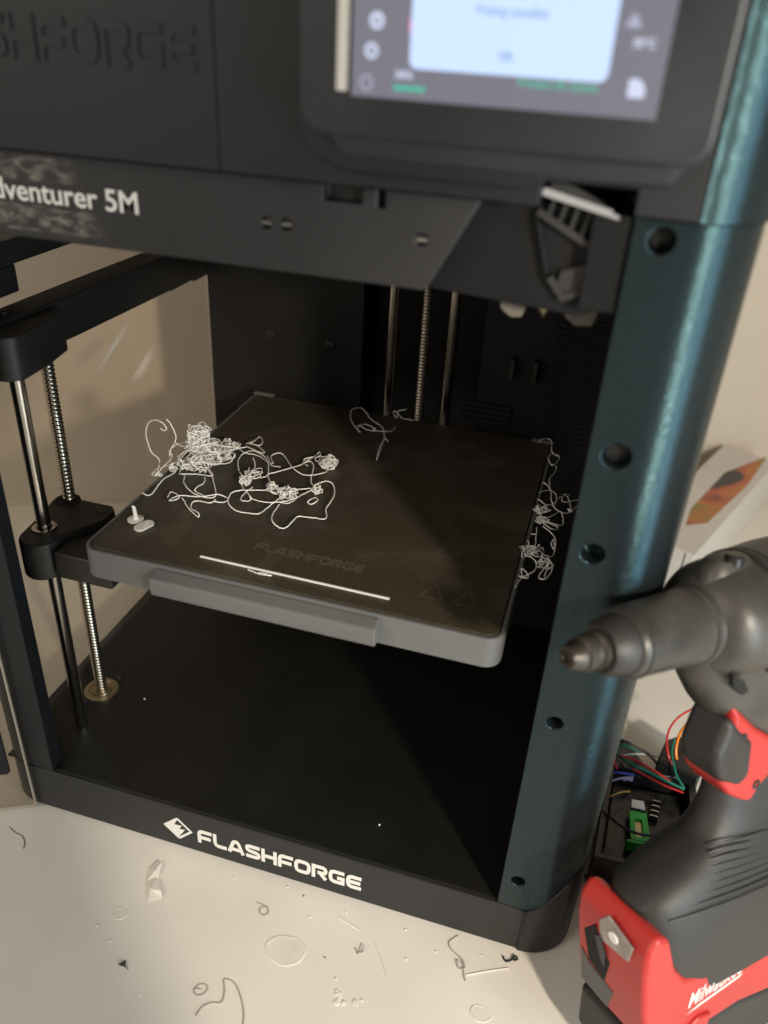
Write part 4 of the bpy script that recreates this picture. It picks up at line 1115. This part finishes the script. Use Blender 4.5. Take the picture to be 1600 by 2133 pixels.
# crumpled strip of clear tape
mb = MB()
mb.add([(94.5, -20, .2), (99, -13.5, 1.6), (101.5, -15, 2.6), (104.5, -24.5, .4), (98.5, -29.5, .3), (100.5, -22, 2.2)],
       [(0, 1, 5), (1, 2, 5), (5, 2, 3), (0, 5, 4), (4, 5, 3)])
mb.add([(98.5, -29.5, .5), (104.5, -25.5, 1.8), (111, -33, 2.4), (113.5, -36, .3), (106.5, -41.5, .3), (104, -34, 2.0)],
       [(0, 1, 5), (1, 2, 5), (5, 2, 3), (5, 3, 4), (0, 5, 4)])
o_ = scrap('tape_scrap', 'crumpled strip of pale tape on the table left of the logo', 'debris_clear', mb, 'tape', smooth=False)
md = o_.modifiers.new('thick', 'SOLIDIFY'); md.thickness = 0.25*S
def curl(label, pts, r, m='debris_grey', name='filament_scrap', cat='filament'):
    mb = MB(); mb.tube(smooth_pts(pts, 6), r, 6); return scrap(name, label, m, mb, cat)
def zr(p, r): return [(x, y, r + 0.05) for x, y in p]
curl('pale filament curl like a hooked loop near the bottom edge, left of middle', zr([(166,-93),(167,-88),(171,-84),(176,-82),(175,-76),(172,-70),(178,-70),(184,-75),(190,-83),(193,-91)], .35), .35)
curl('small round filament loop beside the hooked loop at the bottom', zr([(158.5,-80),(160,-77),(163.5,-76),(165.5,-78.5),(163.5,-82),(160,-82.5),(158.5,-80),(162,-79)], .3), .3)
curl('little ring of clear filament on the table under the letter H of the logo', zr([(170,-20.5),(174.5,-20.8),(178,-22),(179.6,-24.6),(177.6,-27),(174.5,-26),(174,-23),(177.5,-21)], .3), .3)
curl('knotted filament thread below the base near its right end', [(294.5,-2,.4),(290,-8,.4),(292,-12,.4),(296.5,-14.5,.5),(300,-17,1.2),(302,-20.5,.5),(299,-22,.8),(297,-18,1.4),(300.5,-19,.5),(302.5,-25,.4),(304,-28,.4)], .38)
curl('dark hair lying on the table at far left under the door', zr([(-7.5,-22),(-1,-24.5),(4,-25),(9,-28.5),(11.5,-33)], .22), .22, 'shard_dark', 'hair', 'hair')
curl('straight pale filament stick by the tool shadow', zr([(304,-24.3),(316,-17.8),(327,-12.5)], .35), .35, 'debris_clear')
curl('short pale filament stub near the base right of the logo', zr([(222,-13.8),(230,-16),(236.5,-17.5)], .35), .35, 'debris_clear')
curl('faint straight scratch-like thread right of the oval patch', zr([(246,-21),(254,-31),(260,-40)], .15), .15, 'debris_clear')
curl('black filament curl at the foot of the right front corner', [(322.5,-6.5,.5),(324.5,-9,.5),(327.5,-7.5,.7),(329,-4.5,1.2),(331,-5.5,.6),(329,-7,.5)], .6, 'shard_dark')
curl('small grey wisp standing on the table below the last logo letter', [(237,-29,.3),(239.5,-31.5,.4),(242.5,-30,.9),(242,-27,2.4),(240,-32,.4),(238.5,-30.5,.5)], .3)
mb = MB(); mb.add([(110.2,-81,.1),(113.2,-77.2,.4),(115,-81,.1),(112.8,-79.6,2.0),(118,-82,.1)], [(0,1,3),(1,2,3),(2,0,3),(2,4,3)])
scrap('plastic_shard', 'small black triangular shard on the table at lower left', 'shard_dark', mb)
rnd = random.Random(11)
spots = [(150,-9,'beside the base under the letter A'),(69,-22,'below the left end of the base'),(60,-30,'left of the tape strip'),(142,-6,'just under the letter L'),(184,-4.5,'at the base edge under the letter O'),(196,-7,'at the base edge under the letter R'),(212,-15,'between the base and the oval patch'),(225,-9,'under the last logo letter'),(205,-19,'above the oval patch'),(263,-8.5,'near the base right of the logo'),(284,-16,'left of the knotted thread'),(98,-70,'above the black shard'),(86,-64,'far left near the dried ring'),(131,-92,'near the bottom edge at left'),(268,-26,'right of the scratch-like thread'),(222,-40,'right of the oval patch'),(310,-10,'near the right corner of the base')]
for (x, y, w) in spots:
    r_ = rnd.uniform(.35, .8); n = 6
    mb = MB(); mb.loft([[(x + r_*k*(1+rnd.uniform(-.3,.3))*math.cos(2*math.pi*j/n), y + r_*k*math.sin(2*math.pi*j/n), z) for j in range(n)] for k, z in ((1, .03), (.9, .5), (.4, .8))])
    dk = rnd.random() < 0.2
    scrap('crumb', ('dark' if dk else 'pale') + ' crumb ' + w, 'shard_dark' if dk else 'debris_clear', mb, 'crumb', smooth=False)
